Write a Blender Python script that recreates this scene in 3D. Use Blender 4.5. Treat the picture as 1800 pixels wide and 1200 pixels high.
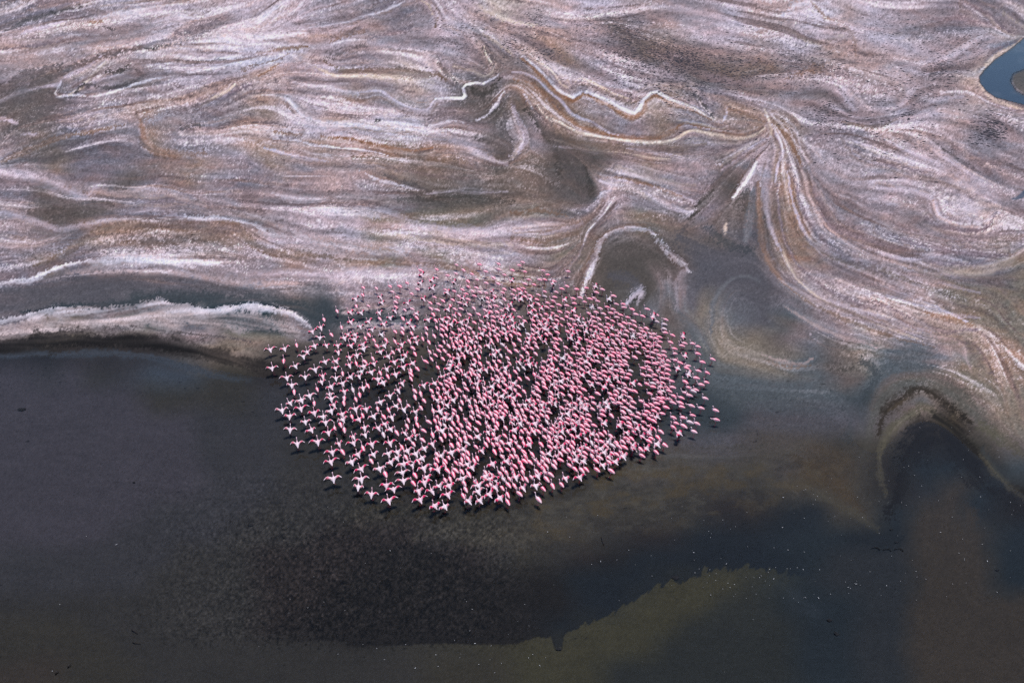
import bpy, math, random
import numpy as np

for o in list(bpy.data.objects):
    bpy.data.objects.remove(o)
SC = bpy.context.scene
COL = SC.collection

# ---------------------------------------------------------------- camera, sky, sun, exposure
CAM_H, PITCH, FOC = 40.0, math.radians(37.0), 1300.0     # metres, down-tilt, focal length in photo pixels
cam_data = bpy.data.cameras.new("camera")
cam_data.sensor_width = 36.0
cam_data.lens = 36.0 * FOC / 1800.0
cam_data.clip_end = 20000.0
cam = bpy.data.objects.new("camera", cam_data)
cam.location = (0, 0, CAM_H)
cam.rotation_euler = (math.pi / 2 - PITCH, 0, 0)
COL.objects.link(cam)
SC.camera = cam

SUN_EL, SUN_AZ = math.radians(79), math.radians(50)      # azimuth clockwise from straight ahead
world = bpy.data.worlds.new("World"); SC.world = world
world.use_nodes = True
wt = world.node_tree; wt.nodes.clear()
sky = wt.nodes.new("ShaderNodeTexSky"); sky.sky_type = 'NISHITA'; sky.sun_disc = False
sky.sun_elevation = SUN_EL; sky.sun_rotation = SUN_AZ
sky.altitude = 600; sky.dust_density = 0.3
bg = wt.nodes.new("ShaderNodeBackground"); bg.inputs[1].default_value = 0.07
wo = wt.nodes.new("ShaderNodeOutputWorld")
wt.links.new(sky.outputs[0], bg.inputs[0]); wt.links.new(bg.outputs[0], wo.inputs[0])

sl = bpy.data.lights.new("sun", 'SUN'); sl.energy = 1.5; sl.angle = math.radians(12); sl.color = (1.0, 0.955, 0.90)
sun = bpy.data.objects.new("sun", sl); COL.objects.link(sun)
sun.rotation_euler = (math.pi / 2 - SUN_EL, 0, -SUN_AZ + math.pi)
sun.location = (30, 40, 90)
SC.view_settings.view_transform = 'Standard'; SC.view_settings.look = 'None'
SC.view_settings.exposure = 1.0; SC.view_settings.gamma = 1.0
SC.view_settings.use_curve_mapping = False
SC.render.engine = 'CYCLES'
SC.cycles.use_denoising = False; SC.cycles.filter_width = 1.4
LIGHT = np.array((1.175, 1.25, 1.42), np.float32)               # light a level sheet receives / pi, measured
SHEEN = np.array((0.0045, 0.0045, 0.006), np.float32)       # what the water surface mirrors of the sky

SP, CP = math.sin(PITCH), math.cos(PITCH)
def ground_xy(x, y, z=0.0):
    """Surveyed picture position -> place on the level z."""
    u = (x - 900.0) / FOC; v = (y - 600.0) / FOC
    t = (CAM_H - z) / (SP + v * CP)
    return u * t, t * (CP - v * SP)
def px_per_m(y):
    return FOC * (SP + (y - 600.0) / FOC * CP) / CAM_H

def tag(o, label=None, cat=None, group=None, kind=None):
    if label: o["label"] = label
    if cat: o["category"] = cat
    if group: o["group"] = group
    if kind: o["kind"] = kind
    return o

# ---------------------------------------------------------------- ground survey
# Colours of salt, mud and algae, with mirrored clouds and flock shade painted in, are laid out as a survey of the lake bed:
# a coarse map of ground tones, then salt lines, mud bands and cloud reflections as traced
# curves, then flow streaks along them.
rng = np.random.default_rng(7)
STEP = 1.8
X0, X1, Y0, Y1 = -200.0, 2000.0, -46.0, 1290.0
NX = int((X1 - X0) / STEP) + 1
NY = int((Y1 - Y0) / STEP) + 1
xs = X0 + STEP * np.arange(NX)
ys = Y0 + STEP * np.arange(NY)
GX, GY = np.meshgrid(xs, ys)
GX = GX.astype(np.float32); GY = GY.astype(np.float32)

def sstep(a, b, x):
    t = np.clip((x - a) / (b - a), 0, 1)
    return t * t * (3 - 2 * t)

def vnoise(x, y, seed):
    r = np.random.default_rng(seed).random((256, 256)).astype(np.float32)
    xi = np.floor(x).astype(np.int32); yi = np.floor(y).astype(np.int32)
    fx = (x - xi).astype(np.float32); fy = (y - yi).astype(np.float32)
    fx = fx * fx * (3 - 2 * fx); fy = fy * fy * (3 - 2 * fy)
    a = xi & 255; b = (xi + 1) & 255; c = yi & 255; d = (yi + 1) & 255
    return (r[c, a] * (1 - fx) + r[c, b] * fx) * (1 - fy) + (r[d, a] * (1 - fx) + r[d, b] * fx) * fy

def fbm(x, y, seed, oct=4, gain=0.5):
    s = 0; amp = 1; tot = 0
    for i in range(oct):
        s = s + amp * vnoise(x * 2 ** i + 17.3 * i, y * 2 ** i + 9.1 * i, seed + i)
        tot += amp; amp *= gain
    return s / tot - 0.5

def bilin(img, x, y):
    h, w = img.shape[:2]
    x = np.clip(x, 0, w - 1.001); y = np.clip(y, 0, h - 1.001)
    xi = x.astype(np.int32); yi = y.astype(np.int32)
    fx = (x - xi)[..., None]; fy = (y - yi)[..., None]
    im = img if img.ndim == 3 else img[..., None]
    o = (im[yi, xi] * (1 - fx) + im[yi, xi + 1] * fx) * (1 - fy) + (im[yi + 1, xi] * (1 - fx) + im[yi + 1, xi + 1] * fx) * fy
    return o if img.ndim == 3 else o[..., 0]

def blur(img, n):
    # separable box blur, twice
    for _ in range(2):
        for ax in (0, 1):
            p = np.concatenate([np.repeat(np.take(img, [0], ax), n + 1, ax), img, np.repeat(np.take(img, [-1], ax), n, ax)], ax)
            c = np.cumsum(p, ax, dtype=np.float64)
            L = img.shape[ax]
            img = ((np.take(c, np.arange(2 * n + 1, 2 * n + 1 + L), ax) - np.take(c, np.arange(0, L), ax)) / (2 * n + 1)).astype(np.float32)
    return img

PAL = dict(W=(208,198,210), L=(186,172,182), P=(177,156,156), M=(150,137,143), G=(126,116,124), B=(148,124,112),
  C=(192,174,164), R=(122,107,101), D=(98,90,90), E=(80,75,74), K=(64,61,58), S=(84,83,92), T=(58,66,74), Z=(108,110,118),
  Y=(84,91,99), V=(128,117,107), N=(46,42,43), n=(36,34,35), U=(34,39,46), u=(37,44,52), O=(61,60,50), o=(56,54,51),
  p=(67,65,75), q=(58,58,64), r=(54,53,54), b=(60,55,52), i=(44,47,53), a=(43,46,48), c=(74,64,52), g=(66,74,88), w=(70,88,110))
ROWS = """GGGMLLLPLLLMMGMMLCPPLLPMMLPPWPLMMGMM
GMMPPWPMLWLLPMMLMMPLLDGPLLPLLPLLMMMC
PPMPMMLLWWPMGMMMMRMBMGDRPPPMBPPLLMLw
GDMMDMLLMPMLMMCLDGBMMLMGDRRMRMPPMMCw
DDGMMMPGMBLLBMMMDERBMMMBGGMMMLMMMPPM
DDGMMBGMBPWLLLWMMDMBBMMBMBBBMGMLLPGM
MBGGMBMMLBPBPBBMMDMERRMRMMLBMMGPMMMM
LMGGDGBMGBGMPBRBMEREEMBMMDLMMMMGLLGM
GDMMDMGMGMMPMMDEERRDELMMGEMBMMLLMMLM
MDEDGGGMMMLLLVVVVRVRGMVRGDDBMMMPMLLM
MMGBBRRRBLLPLPLMMMLGRDDDDDSBMGMGMMMM
GRGMLLLMMMBMBVMVMLMVREEDSSSBMMMMMGGV
GGSSGGGMMMMMLMLMMMVGREEMSSSGMMPMPVVV
SSSSTTTTTTDTGGGDDGDDDEZZVZSYMMMMPBVV
MVVMVMMVVVMTGGGTEEEEEEEDZVVDGMMPMVVV
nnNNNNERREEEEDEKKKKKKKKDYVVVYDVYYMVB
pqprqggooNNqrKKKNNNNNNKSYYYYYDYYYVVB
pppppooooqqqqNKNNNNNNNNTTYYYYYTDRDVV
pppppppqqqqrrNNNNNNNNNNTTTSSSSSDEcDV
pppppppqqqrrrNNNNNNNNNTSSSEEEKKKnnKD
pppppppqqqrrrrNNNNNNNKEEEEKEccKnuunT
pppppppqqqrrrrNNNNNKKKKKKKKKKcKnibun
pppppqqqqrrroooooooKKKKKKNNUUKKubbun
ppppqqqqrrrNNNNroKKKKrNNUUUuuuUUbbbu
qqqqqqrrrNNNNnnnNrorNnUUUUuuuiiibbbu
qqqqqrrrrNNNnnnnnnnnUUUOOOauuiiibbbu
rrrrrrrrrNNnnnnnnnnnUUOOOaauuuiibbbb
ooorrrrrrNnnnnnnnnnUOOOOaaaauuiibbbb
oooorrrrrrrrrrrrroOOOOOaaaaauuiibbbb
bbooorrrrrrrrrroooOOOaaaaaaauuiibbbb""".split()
COARSE = np.array([[PAL[ch] for ch in r] for r in ROWS], np.float32)  # near-black cells under the flock: dark mud plus painted shade of the birds

# stroke table: colour | width above,below | opacity | raggedness | points
SALT = (214,206,217); LAV = (192,180,192); CRM = (206,188,176); BRN = (143,113,97); ARCH = (92,88,76); INK = (25,23,24); BANK = (184,168,170); RIM = (46,40,35); LOBE = (78,75,70); COVE = (78,79,76); DBR = (120,102,92)
DRK = (96,88,90); BLK = (66,62,60); PNK = (188,166,166); MAU = (128,114,122)
TXT = """
DRK 4 4 .7 2|0,60 50,38 90,25 125,15 160,10
LAV 5 5 .8 3|40,60 60,52 100,40 140,30
SALT 3 4 .7 3|95,75 130,62 170,62
SALT 3 4 .8 3|180,30 230,20 290,10 330,4
SALT 4 5 .5 3|270,42 310,30 350,34
DRK 13 11 .75 4|-40,175 0,158 60,131 110,113
DRK 5 6 .7 3|0,170 40,155 90,135 140,115 190,97 240,87 310,70
MAU 8 8 .6 4|310,62 360,48 400,30
LAV 3 3 .9 2|-20,184 0,178 30,165 70,155 105,150 108,143 125,132 150,120 180,100
SALT 2.6 2.6 1 1.5|108,145 97,165 100,170 125,168 160,170 190,166 215,157 250,145 290,135 330,130 370,122 420,110 450,104
CRM 3 3 .8 2|120,168 135,160 150,147 175,120 190,108
DRK 3 3 .9 2|132,166 140,152 160,150 200,155 240,143 250,135 240,120
BLK 6 7 .7 4|190,126 205,128 225,118
LAV 6 6 .8 3|165,148 185,140 210,137 240,140
BRN 7 8 .8 4|428,127 437,120 446,113
SALT 3 3 .8 2|290,112 350,108 420,98 450,92
MAU 9 9 .9 2|352,206 385,185 410,165 440,150
CRM 2.5 3 .9 1.5|350,190 380,172 405,158 415,148
DRK 8 8 .8 3|318,226 345,220 360,222
BRN 7 7 .5 4|246,212 250,230 252,250 265,265 300,272 360,270
BRN 4 4 .55 3|0,285 40,268 100,245 150,235 220,222
DRK 10 10 .7 5|-20,190 20,172 60,164 110,185 70,200 10,232
LAV 6 6 .8 3|-10,207 10,210 30,217
LAV 4 4 .8 3|40,236 62,237
LAV 4 4 .7 3|105,212 150,202 180,195
MAU 6 5 .8 3|560,46 620,35 660,20 700,5 722,-8
SALT 2 2 .8 1.5|540,50 600,42 640,30 680,18 715,2
SALT 4 4 .6 2|450,40 480,20 505,0
SALT 3 3 .8 2|505,30 520,18 535,0
SALT 6 8 .9 4|450,72 500,62 535,57
BRN 3 4 .8 3|450,95 490,88 540,83
BRN 2.5 3 .8 2|450,118 480,108 510,95
BRN 3 3 .7 2|455,135 480,120 500,108
SALT 4 5 .7 3|455,108 470,112
DRK 10 12 .6 5|572,103 610,88 640,80
BRN 6 7 .55 4|580,75 610,60 640,55
MAU 8 6 .5 4|640,72 690,60 720,50
DBR 6 7 .7 3|568,108 580,113 610,125 660,128 720,128 770,133 785,142
CRM 3 4 .85 2|555,118 590,133 650,135 710,138 750,140 762,146
SALT 4 5 .8 3|515,145 550,150 600,160 630,167
LAV 2.2 2.2 .95 1.2|630,165 665,160 690,175 720,190 750,195 760,180 772,173
SALT 2 2.5 1 1|765,175 812,173 817,168 813,155 820,150 835,147 850,147 860,140 872,135 878,127
BLK 11 12 .75 3|832,158 850,165 868,152 880,140
SALT 5 4.5 1 2|838,211 850,206 862,195 872,185 880,170 887,160
SALT 2.5 3 .95 2|680,213 720,218 760,221 800,213 822,220
SALT 8 8 .85 4|505,170 520,190 530,205 560,215 620,220
SALT 4 4 .75 3|620,220 680,224 740,230 790,238
DRK 3 3 .8 2|655,214 672,213
BRN 2.5 3 .9 2|565,240 620,246 660,255 700,262 730,265 760,260
BRN 3 4 .8 3|480,232 510,237 530,238
SALT 1.6 1.6 .95 1|480,245 530,250 560,257 620,262 660,268 682,275
LAV 2.5 3 .9 2|460,260 500,270 540,280 580,284
SALT 2 3 .7 2|575,241 600,238
DRK 13 14 .8 5|838,240 880,252 900,272 872,290 848,272
LAV 7 7 .5 4|780,240 820,255 850,275 890,290
DBR 5 6 .7 4|620,275 680,280 720,283
DBR 5 6 .7 4|750,285 800,280 830,292
BRN 1 6 .95 1|918,102 932,112 945,125 962,143 978,158 992,167 1007,177 1016,172 1026,165 1050,174 1080,188 1112,204 1127,196 1136,181 1148,170 1156,168 1178,180 1210,190 1230,199 1250,211
SALT 2.6 2.4 1 .8|925,103 940,115 955,130 972,148 985,160 1007,172 1015,166 1025,160 1045,167 1075,180 1100,193 1115,200 1125,190 1133,175 1145,165 1155,163 1175,175 1205,185
CRM 2 2 .9 1|1205,185 1225,193 1245,205 1255,211
LAV 2 2 .9 1|900,127 930,132 950,145 965,160 985,178 1010,205 1040,215 1060,228 1080,237 1110,240 1135,242
BRN 4 4 .85 2|900,140 940,150 965,175 990,200 1020,225 1060,235 1100,243 1150,243 1190,225 1205,218 1240,226 1275,232
CRM 2.2 2.8 1 1|945,187 960,205 990,220 1015,233 1050,240 1100,247 1145,250 1180,247 1200,235 1220,230 1260,237 1300,243 1330,235 1345,225
DBR 6 6 .6 3|1000,250 1060,258 1120,262 1180,262 1240,255
SALT 6 6 1 2|921,167 928,178 936,191
LAV 7 7 .85 4|902,190 913,212 926,238 912,262 898,276
DRK 10 10 .8 5|890,205 885,230 900,250
BLK 11 11 .7 4|924,192 945,215 960,240 975,265 987,305
DRK 9 12 .7 5|950,230 1000,270 1012,305
CRM 2 2 .9 1|1012,145 1020,138 1050,150 1080,165 1110,175
DBR 3 3 .6 2|1018,152 1030,150 1070,165 1108,182 1120,180
DRK 6 7 .6 3|1108,155 1112,165 1108,178
LAV 6 6 .6 3|990,140 1003,138 1005,150
CRM 2.5 2.5 .8 1|940,105 970,125 985,148 1000,155
DRK 3 3 .8 2|1210,152 1230,175 1250,200 1256,212
LAV 3.5 3.5 .9 2|1255,214 1270,217 1277,205 1278,190
BRN 2.5 3 .6 2|1280,190 1320,205 1345,215
CRM 2 2 .8 1|1190,213 1230,220 1260,228 1280,224
LAV 2 2 .9 2|1100,262 1150,268 1200,277
LAV 2 2 .8 2|960,255 1010,262 1050,270
SALT 5 5 1 2|1345,201 1350,208
CRM 3 3 .9 2|1342,192 1348,205 1356,225 1356,240
LAV 3 3 .9 2|1356,240 1330,258 1310,270 1290,285 1268,299
SALT 4 4 .9 2|1259,290 1270,285
DBR 16 18 .3 6|1075,45 1110,70 1140,90 1170,102 1205,112
DRK 12 14 .3 6|1190,100 1215,120 1222,140
DBR 16 16 .4 6|1240,110 1290,130 1340,110
SALT 8 9 .8 5|1375,25 1400,10 1420,5
SALT 9 9 .8 5|1425,32 1470,52
CRM 3 4 .7 3|1380,48 1400,62 1440,75 1482,64
BRN 4 5 .5 3|1420,-5 1435,12 1450,30 1480,45 1500,65 1505,95
LAV 10 10 .7 6|1548,50 1570,66 1592,62
DRK 7 8 .7 5|1635,135 1645,120 1662,108
DRK 11 12 .6 5|1736,222 1752,236
SALT 13 13 .5 6|1660,105 1690,85 1725,62
CRM 5 5 .9 2|1722,130 1726,122 1750,103 1780,83 1800,70
CRM 5 5 .9 2|1722,150 1735,168 1760,180 1800,192
MAU 2.5 3 .9 1.5|1695,2 1720,16 1745,30 1765,50 1785,63
MAU 11 11 .6 5|1640,35 1690,38 1735,42
CRM 4 5 .6 3|1760,22 1790,40 1810,52
DRK 2.5 3 .8 2|1640,248 1670,270 1700,293 1722,306
LAV 3 3 .8 2|1555,244 1600,268 1640,285
DBR 4 4 .6 2|1480,215 1530,225 1575,212
BRN 4 5 .7 2|1352,212 1380,235 1395,260 1410,292
LAV 1.8 1.8 .9 1|1355,215 1370,245 1376,265 1368,290 1362,320
LAV 11 12 .65 6|-20,300 20,305 80,310 120,335 150,345 172,325
PNK 6 6 .6 4|160,337 240,340 290,340 325,352 360,362
BLK 18 20 .35 6|55,372 100,375 150,366 195,360
DRK 4 5 .7 3|205,326 222,330
LAV 6 6 .55 5|-10,372 20,375 50,385 100,404 150,396 200,385 260,375 330,383
SALT 3 5 .7 4|325,382 400,386 450,398 480,412 540,418
PNK 6 6 .45 4|-20,430 40,430 80,428 130,410
DBR 6 8 .7 4|60,468 90,452 130,435 180,405 240,395 300,402 360,398 400,392 425,403 440,425 460,435 490,443 560,450 620,458
DRK 12 14 .4 5|150,444 220,425 300,425 350,427 400,440
SALT 3 9 .95 3|-40,503 0,497 30,493 60,487 85,477 110,465 140,461 190,457 240,456 300,458 350,459 385,462
PNK 7 10 .6 5|120,478 200,476 300,475 360,482 420,492 470,497 520,498
S 14 12 .8 4|-40,530 60,515 120,503 200,500 300,506 380,516 450,520
T 12 15 .9 4|40,548 150,542 220,535 270,526 330,522 400,529 450,533 520,543 560,556 600,560 680,560 735,560
T 6 8 .6 5|735,560 800,570 840,575
BANK 22 19 1 6|-60,590 0,583 100,573 200,566 300,562 400,566 470,572 525,585
SALT 3 13 .8 4.5|-40,572 0,563 30,557 60,550 85,544 130,545 180,545 230,539 265,532 285,529 305,538 330,538 360,544 400,541 430,536 450,536 490,543 520,553 543,570
DRK 2 3 .7 2|230,573 300,582 370,590 440,600
DRK 5 6 .5 3|0,592 80,588 180,580 230,577
INK 17 9 .95 3|-40,616 0,613 60,606 150,601 220,603 300,611 370,624 440,641 500,651
N 12 14 .75 6|440,641 500,651 560,660 620,672 700,690 760,690
g 6 7 .8 3|-10,628 60,622 130,622 200,620 260,628 330,645 400,663 440,668
SALT 6 7 .6 5|480,342 530,350 575,352
SALT 7 7 .6 5|560,368 620,374 665,381
SALT 6 8 .7 5|440,395 500,407 560,425 640,440 720,450
LAV 7 8 .6 5|590,360 680,375 720,393 780,402 860,405
SALT 2.5 3 .9 2|630,300 660,315 700,325 735,336
DRK 5 6 .7 3|675,308 720,325 765,342
BLK 6 8 .55 4|700,352 760,351 830,350 905,356
LAV 1.3 1.5 .8 1.5|745,341 800,337 850,340 905,337
CRM 5 6 .5 4|660,410 740,420 830,428 900,430
LAV 7 9 .6 5|450,482 530,481 600,485 640,476 720,476
BRN 4 5 .5 3|620,458 700,462 780,467 820,474 850,488 900,497 960,505
SALT 5 7 .35 5|596,578 640,571 700,570 745,576
SALT 1.8 2 .95 1.2|1078,352 1062,378 1045,396 1032,413 1025,430
LAV 2.5 3 .6 2|1024,432 1018,445 1000,472
BLK 7 7 .8 3|1028,292 1033,318 1037,345
LAV 7 7 .7 3|1054,318 1075,328 1063,346
SALT 5.5 5.5 .85 3|1022,520 1030,495 1037,475 1046,452 1056,428 1067,413
SALT 5 6 .8 3|1067,413 1085,404 1110,401 1140,405 1155,420
SALT 5 9 .85 5|1150,414 1170,438 1190,455 1205,468 1211,476
LAV 7 8 .85 5|1207,474 1194,487 1190,510 1190,542
E 16 18 .6 5|1085,432 1115,432 1150,455 1168,485
S 20 20 .7 6|1080,485 1108,492 1120,505
LAV 9 9 .85 5|1100,535 1112,522 1127,514 1120,535
LAV 3 4 .8 2|1130,337 1170,360 1200,372 1225,370 1245,350 1260,330
LAV 3 3 .6 2|1160,330 1200,345 1225,358
DRK 9 10 .8 4|1285,295 1262,325 1238,358 1215,385 1196,412
SALT 6 6 .95 2.5|1328,285 1317,308 1302,330 1290,349
E 10 10 .7 4|1285,362 1300,352 1312,340 1312,370
CRM 9 9 .65 3|1277,396 1274,412
Z 7 7 .9 4|1325,335 1318,390 1310,425
BRN 5 5 .6 2|1333,320 1336,380 1343,440 1366,482 1400,520
LAV 4 4 .85 2|1352,285 1346,330 1350,380 1358,410 1372,442
S 28 30 .6 8|1195,420 1250,450 1305,462 1250,490
T 10 12 .45 5|1240,400 1280,430 1320,440
Z 4 4 .9 2.5|1250,590 1253,545 1260,520 1272,503 1290,490 1312,487 1335,496
S 12 14 .7 6|1318,525 1345,535 1370,520
Z 10 4 .6 4|1190,560 1215,572 1232,592 1243,612
MAU 5 6 .7 3|1430,330 1455,388 1490,410 1540,425 1600,445 1650,460 1700,465
LAV 2.5 3 .8 2|1540,445 1590,455 1640,450 1690,458
SALT 6 6 .7 3|1475,343 1500,352 1515,364
LAV 3.5 4 .8 2|1540,331 1600,334 1638,348 1646,370 1652,385 1672,392
Z 22 24 .0 6|1690,360 1710,372
LAV 22 22 .55 6|1690,360 1715,372
MAU 5 5 .8 3|1625,382 1650,398 1690,404 1730,404 1752,375
PNK 2 3 .8 2|1640,352 1648,380 1685,396 1725,402
MAU 4 5 .7 3|1540,400 1560,410 1600,425 1660,440 1770,450
CRM 8 10 .5 4|1815,430 1765,462 1720,478 1650,482
R 5 6 .7 3|1590,468 1650,485 1700,510 1750,525 1772,562
LAV 3 3 .7 2|1650,497 1690,508 1722,516
BRN 9 10 .6 5|1628,550 1680,560 1705,572
MAU 2.5 3 .7 2|1530,527 1600,560 1660,582 1725,578
LAV 3 3 .7 2|1423,588 1432,596 1442,603
LAV 4 4 .6 3|1370,492 1420,520 1490,540 1560,562 1640,585
PNK 4 4 .6 3|1470,460 1530,478 1600,505 1640,520
DBR 4 5 .5 3|1400,400 1440,440 1500,465 1560,480 1620,500
LAV 3 3 .5 2|1395,370 1425,425 1480,452 1540,462
PNK 5 7 .7 4|1640,590 1690,600 1697,628 1707,652
PNK 4 5 .7 3|1340,622 1380,636 1410,640 1427,632
DBR 4 4 .7 3|1340,632 1390,648 1425,643
E 11 12 .6 5|1452,640 1480,655 1500,648
T 11 12 .6 6|1515,635 1540,660 1524,695
Y 6 8 .7 4|1545,652 1590,640 1655,645
R 7 9 .55 4|1530,720 1542,692 1570,667 1610,665 1655,682
T 26 26 .4 9|1470,690 1500,730 1510,780
COVE 12 15 .6 6|1518,800 1528,735 1558,692 1610,668 1662,680 1705,716 1760,775
RIM 8 6 .85 4|1543,770 1558,722 1585,702 1612,684 1640,695 1670,720 1705,742
c 3 4 .8 2.5|1562,722 1582,708 1596,700
ARCH 9 12 .8 4|1548,800 1557,768 1578,742 1600,727 1622,712 1645,730 1672,752
ARCH 7 7 .7 4|1672,752 1700,775 1730,805 1750,830 1780,860 1805,880
ARCH 8 8 .6 4|1558,870 1550,840 1548,800
INK 22 24 .8 8|1568,900 1578,830 1608,775 1645,752 1690,792 1740,852 1800,905
LOBE 24 34 .6 9|740,945 830,925 920,915 1020,885 1120,850 1230,835 1350,825
LOBE 14 20 .5 7|1080,815 1200,806 1320,802 1420,780
c 12 13 .8 7|1395,800 1440,830 1470,850 1498,878 1512,893
ARCH 9 10 .4 5|1330,855 1400,850 1440,868 1480,888 1545,932
c 14 16 .45 8|1430,785 1470,800 1500,815
ARCH 13 14 .8 7|1722,750 1760,768 1798,800
T 12 14 .7 6|1730,790 1765,830 1800,850
Z 2 4 .35 3|1090,808 1130,800 1200,798 1260,801 1330,796
c 8 9 .25 6|960,925 1020,935 1060,930
c 8 9 .22 6|900,930 930,938
c 8 8 .3 6|1180,870 1220,850 1260,870
PNK 12 12 .5 5|60,85 140,75 250,66
PNK 10 10 .55 5|0,112 60,110 110,101
MAU 3 3 .7 3|0,88 80,78 160,62
MAU 10 10 .55 6|305,64 335,48 385,38
SALT 8 8 .55 5|360,75 420,65 450,70
LAV 6 6 .6 5|370,85 440,95
BRN 4 4 .7 4|158,40 180,41
DRK 4 4 .8 3|180,50 200,52
DRK 1.5 1.5 .85 2|190,100 240,90 300,80 330,72
DRK 1.2 1.2 .7 2|300,108 350,107 400,104
MAU 14 14 .45 7|110,262 180,250 245,262
SALT 5 5 .7 8|262,216 280,210 294,204
LAV 20 22 .4 8|650,78 720,92 775,112
CRM 6 6 .7 4|848,60 880,80 900,95
CRM 7 7 .75 4|838,8 870,25 908,40 940,48
LAV 5 5 .7 4|772,8 782,28 800,40
DBR 3 3 .7 2|765,12 771,30 763,50
CRM 3 3 .7 2|738,0 755,10 760,26
DRK 7 7 .65 4|845,82 865,100 870,122
CRM 2 2 .85 1.5|798,118 830,125 850,135 864,128 872,112
CRM 1.3 1.3 .9 1|850,80 858,100 865,113
DRK 5 5 .65 3|770,103 780,125 802,146
PNK 9 9 .6 3|706,152 718,153
MAU 14 14 .45 7|1400,100 1440,118 1482,132
BRN 10 10 .35 7|1380,136 1440,120
PNK 10 10 .45 6|1480,112 1560,142
LAV 13 13 .6 7|1620,112 1700,92
LAV 8 8 .55 6|1480,158 1500,192
LAV 7 7 .55 5|1598,216 1640,181 1692,170
MAU 8 8 .5 5|1540,216 1580,200 1622,181
PNK 9 9 .5 5|1650,190 1722,202
MAU 8 8 .45 5|1420,242 1500,231
LAV 2 2 .75 2|1490,246 1560,270 1622,291
MAU 2 2 .75 2|1500,262 1570,290 1640,310
CRM 1.3 1.3 .75 1.5|970,246 1030,262 1100,271 1180,281
PNK 3 3 .6 2|1080,300 1150,315 1222,336
BRN 3 3 .5 2|1060,310 1130,322 1200,346
BRN 4 4 .55 3|898,376 960,372 1012,386
PNK 4 4 .55 3|903,401 960,395 1002,401
LAV 5 6 .5 4|955,412 1000,401 1022,394
DBR 4 4 .55 3|898,420 960,426 1016,410
LAV 1.5 1.5 .8 1.5|1385,300 1395,360 1420,420 1470,470 1540,500 1620,530 1702,566
MAU 3 3 .7 2|1395,300 1408,360 1435,412 1490,455 1562,486
PNK 2 2 .75 2|1410,300 1425,350 1455,400 1510,440 1600,470 1692,491
MAU 3 3 .65 2|1365,320 1372,390 1392,450 1440,500 1522,541
CRM 1.5 1.5 .7 1.5|1375,440 1400,490 1450,530 1530,565 1622,601
DBR 3 3 .6 2|1400,520 1480,560 1560,590 1642,611
PNK 3 3 .6 2|1380,540 1450,580 1542,611
LAV 2 2 .7 2|1560,520 1640,545 1722,561
LAV 16 16 .5 9|190,72 260,62 330,80
LAV 18 18 .5 9|410,70 470,95 540,120
LAV 14 14 .45 8|330,100 400,92 460,86
LAV 20 20 .45 9|1545,120 1600,150 1580,200
LAV 20 20 .45 9|1600,250 1680,300 1750,350
LAV 22 22 .5 9|1380,30 1460,50 1560,70
LAV 16 16 .45 9|1150,20 1250,30 1330,50
DRK 10 10 .55 6|940,190 965,215 985,255
BLK 9 10 .5 5|1255,335 1232,362 1212,388
n 4 4 .8 2|974,1139 989,1140
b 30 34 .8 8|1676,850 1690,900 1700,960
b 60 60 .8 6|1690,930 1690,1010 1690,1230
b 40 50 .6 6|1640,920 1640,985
g 14 14 .35 10|1365,1020 1400,1050 1440,1075
U 14 14 .6 6|1590,940 1560,960 1500,945
"""  # brown b strokes at lower right paint the clouds mirrored in the water

def smooth_path(P, seg=9.0):
    P = np.array(P, np.float64)
    if len(P) == 2:
        n = max(2, int(np.hypot(*(P[1] - P[0])) / seg))
        return P[0] + (P[1] - P[0]) * np.linspace(0, 1, n + 1)[:, None]
    Q = np.vstack([2 * P[0] - P[1], P, 2 * P[-1] - P[-2]])
    out = []
    for i in range(1, len(Q) - 2):
        a, b, c, d = Q[i - 1], Q[i], Q[i + 1], Q[i + 2]
        n = max(1, int(np.hypot(*(c - b)) / seg))
        t = (np.arange(n) / n)[:, None]
        out.append(0.5 * ((2 * b) + (c - a) * t + (2 * a - 5 * b + 4 * c - d) * t ** 2 + (3 * b - a - 3 * c + d) * t ** 3))
    out.append(P[-1:])
    return np.vstack(out)

STROKES = []
for line in TXT.strip().split("\n"):
    h, pts = line.split("|")
    c, wa, wb, al, rg = h.split()
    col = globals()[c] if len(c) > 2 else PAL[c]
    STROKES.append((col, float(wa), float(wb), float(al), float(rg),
                    smooth_path([tuple(map(float, p.split(","))) for p in pts.split()])))

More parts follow.
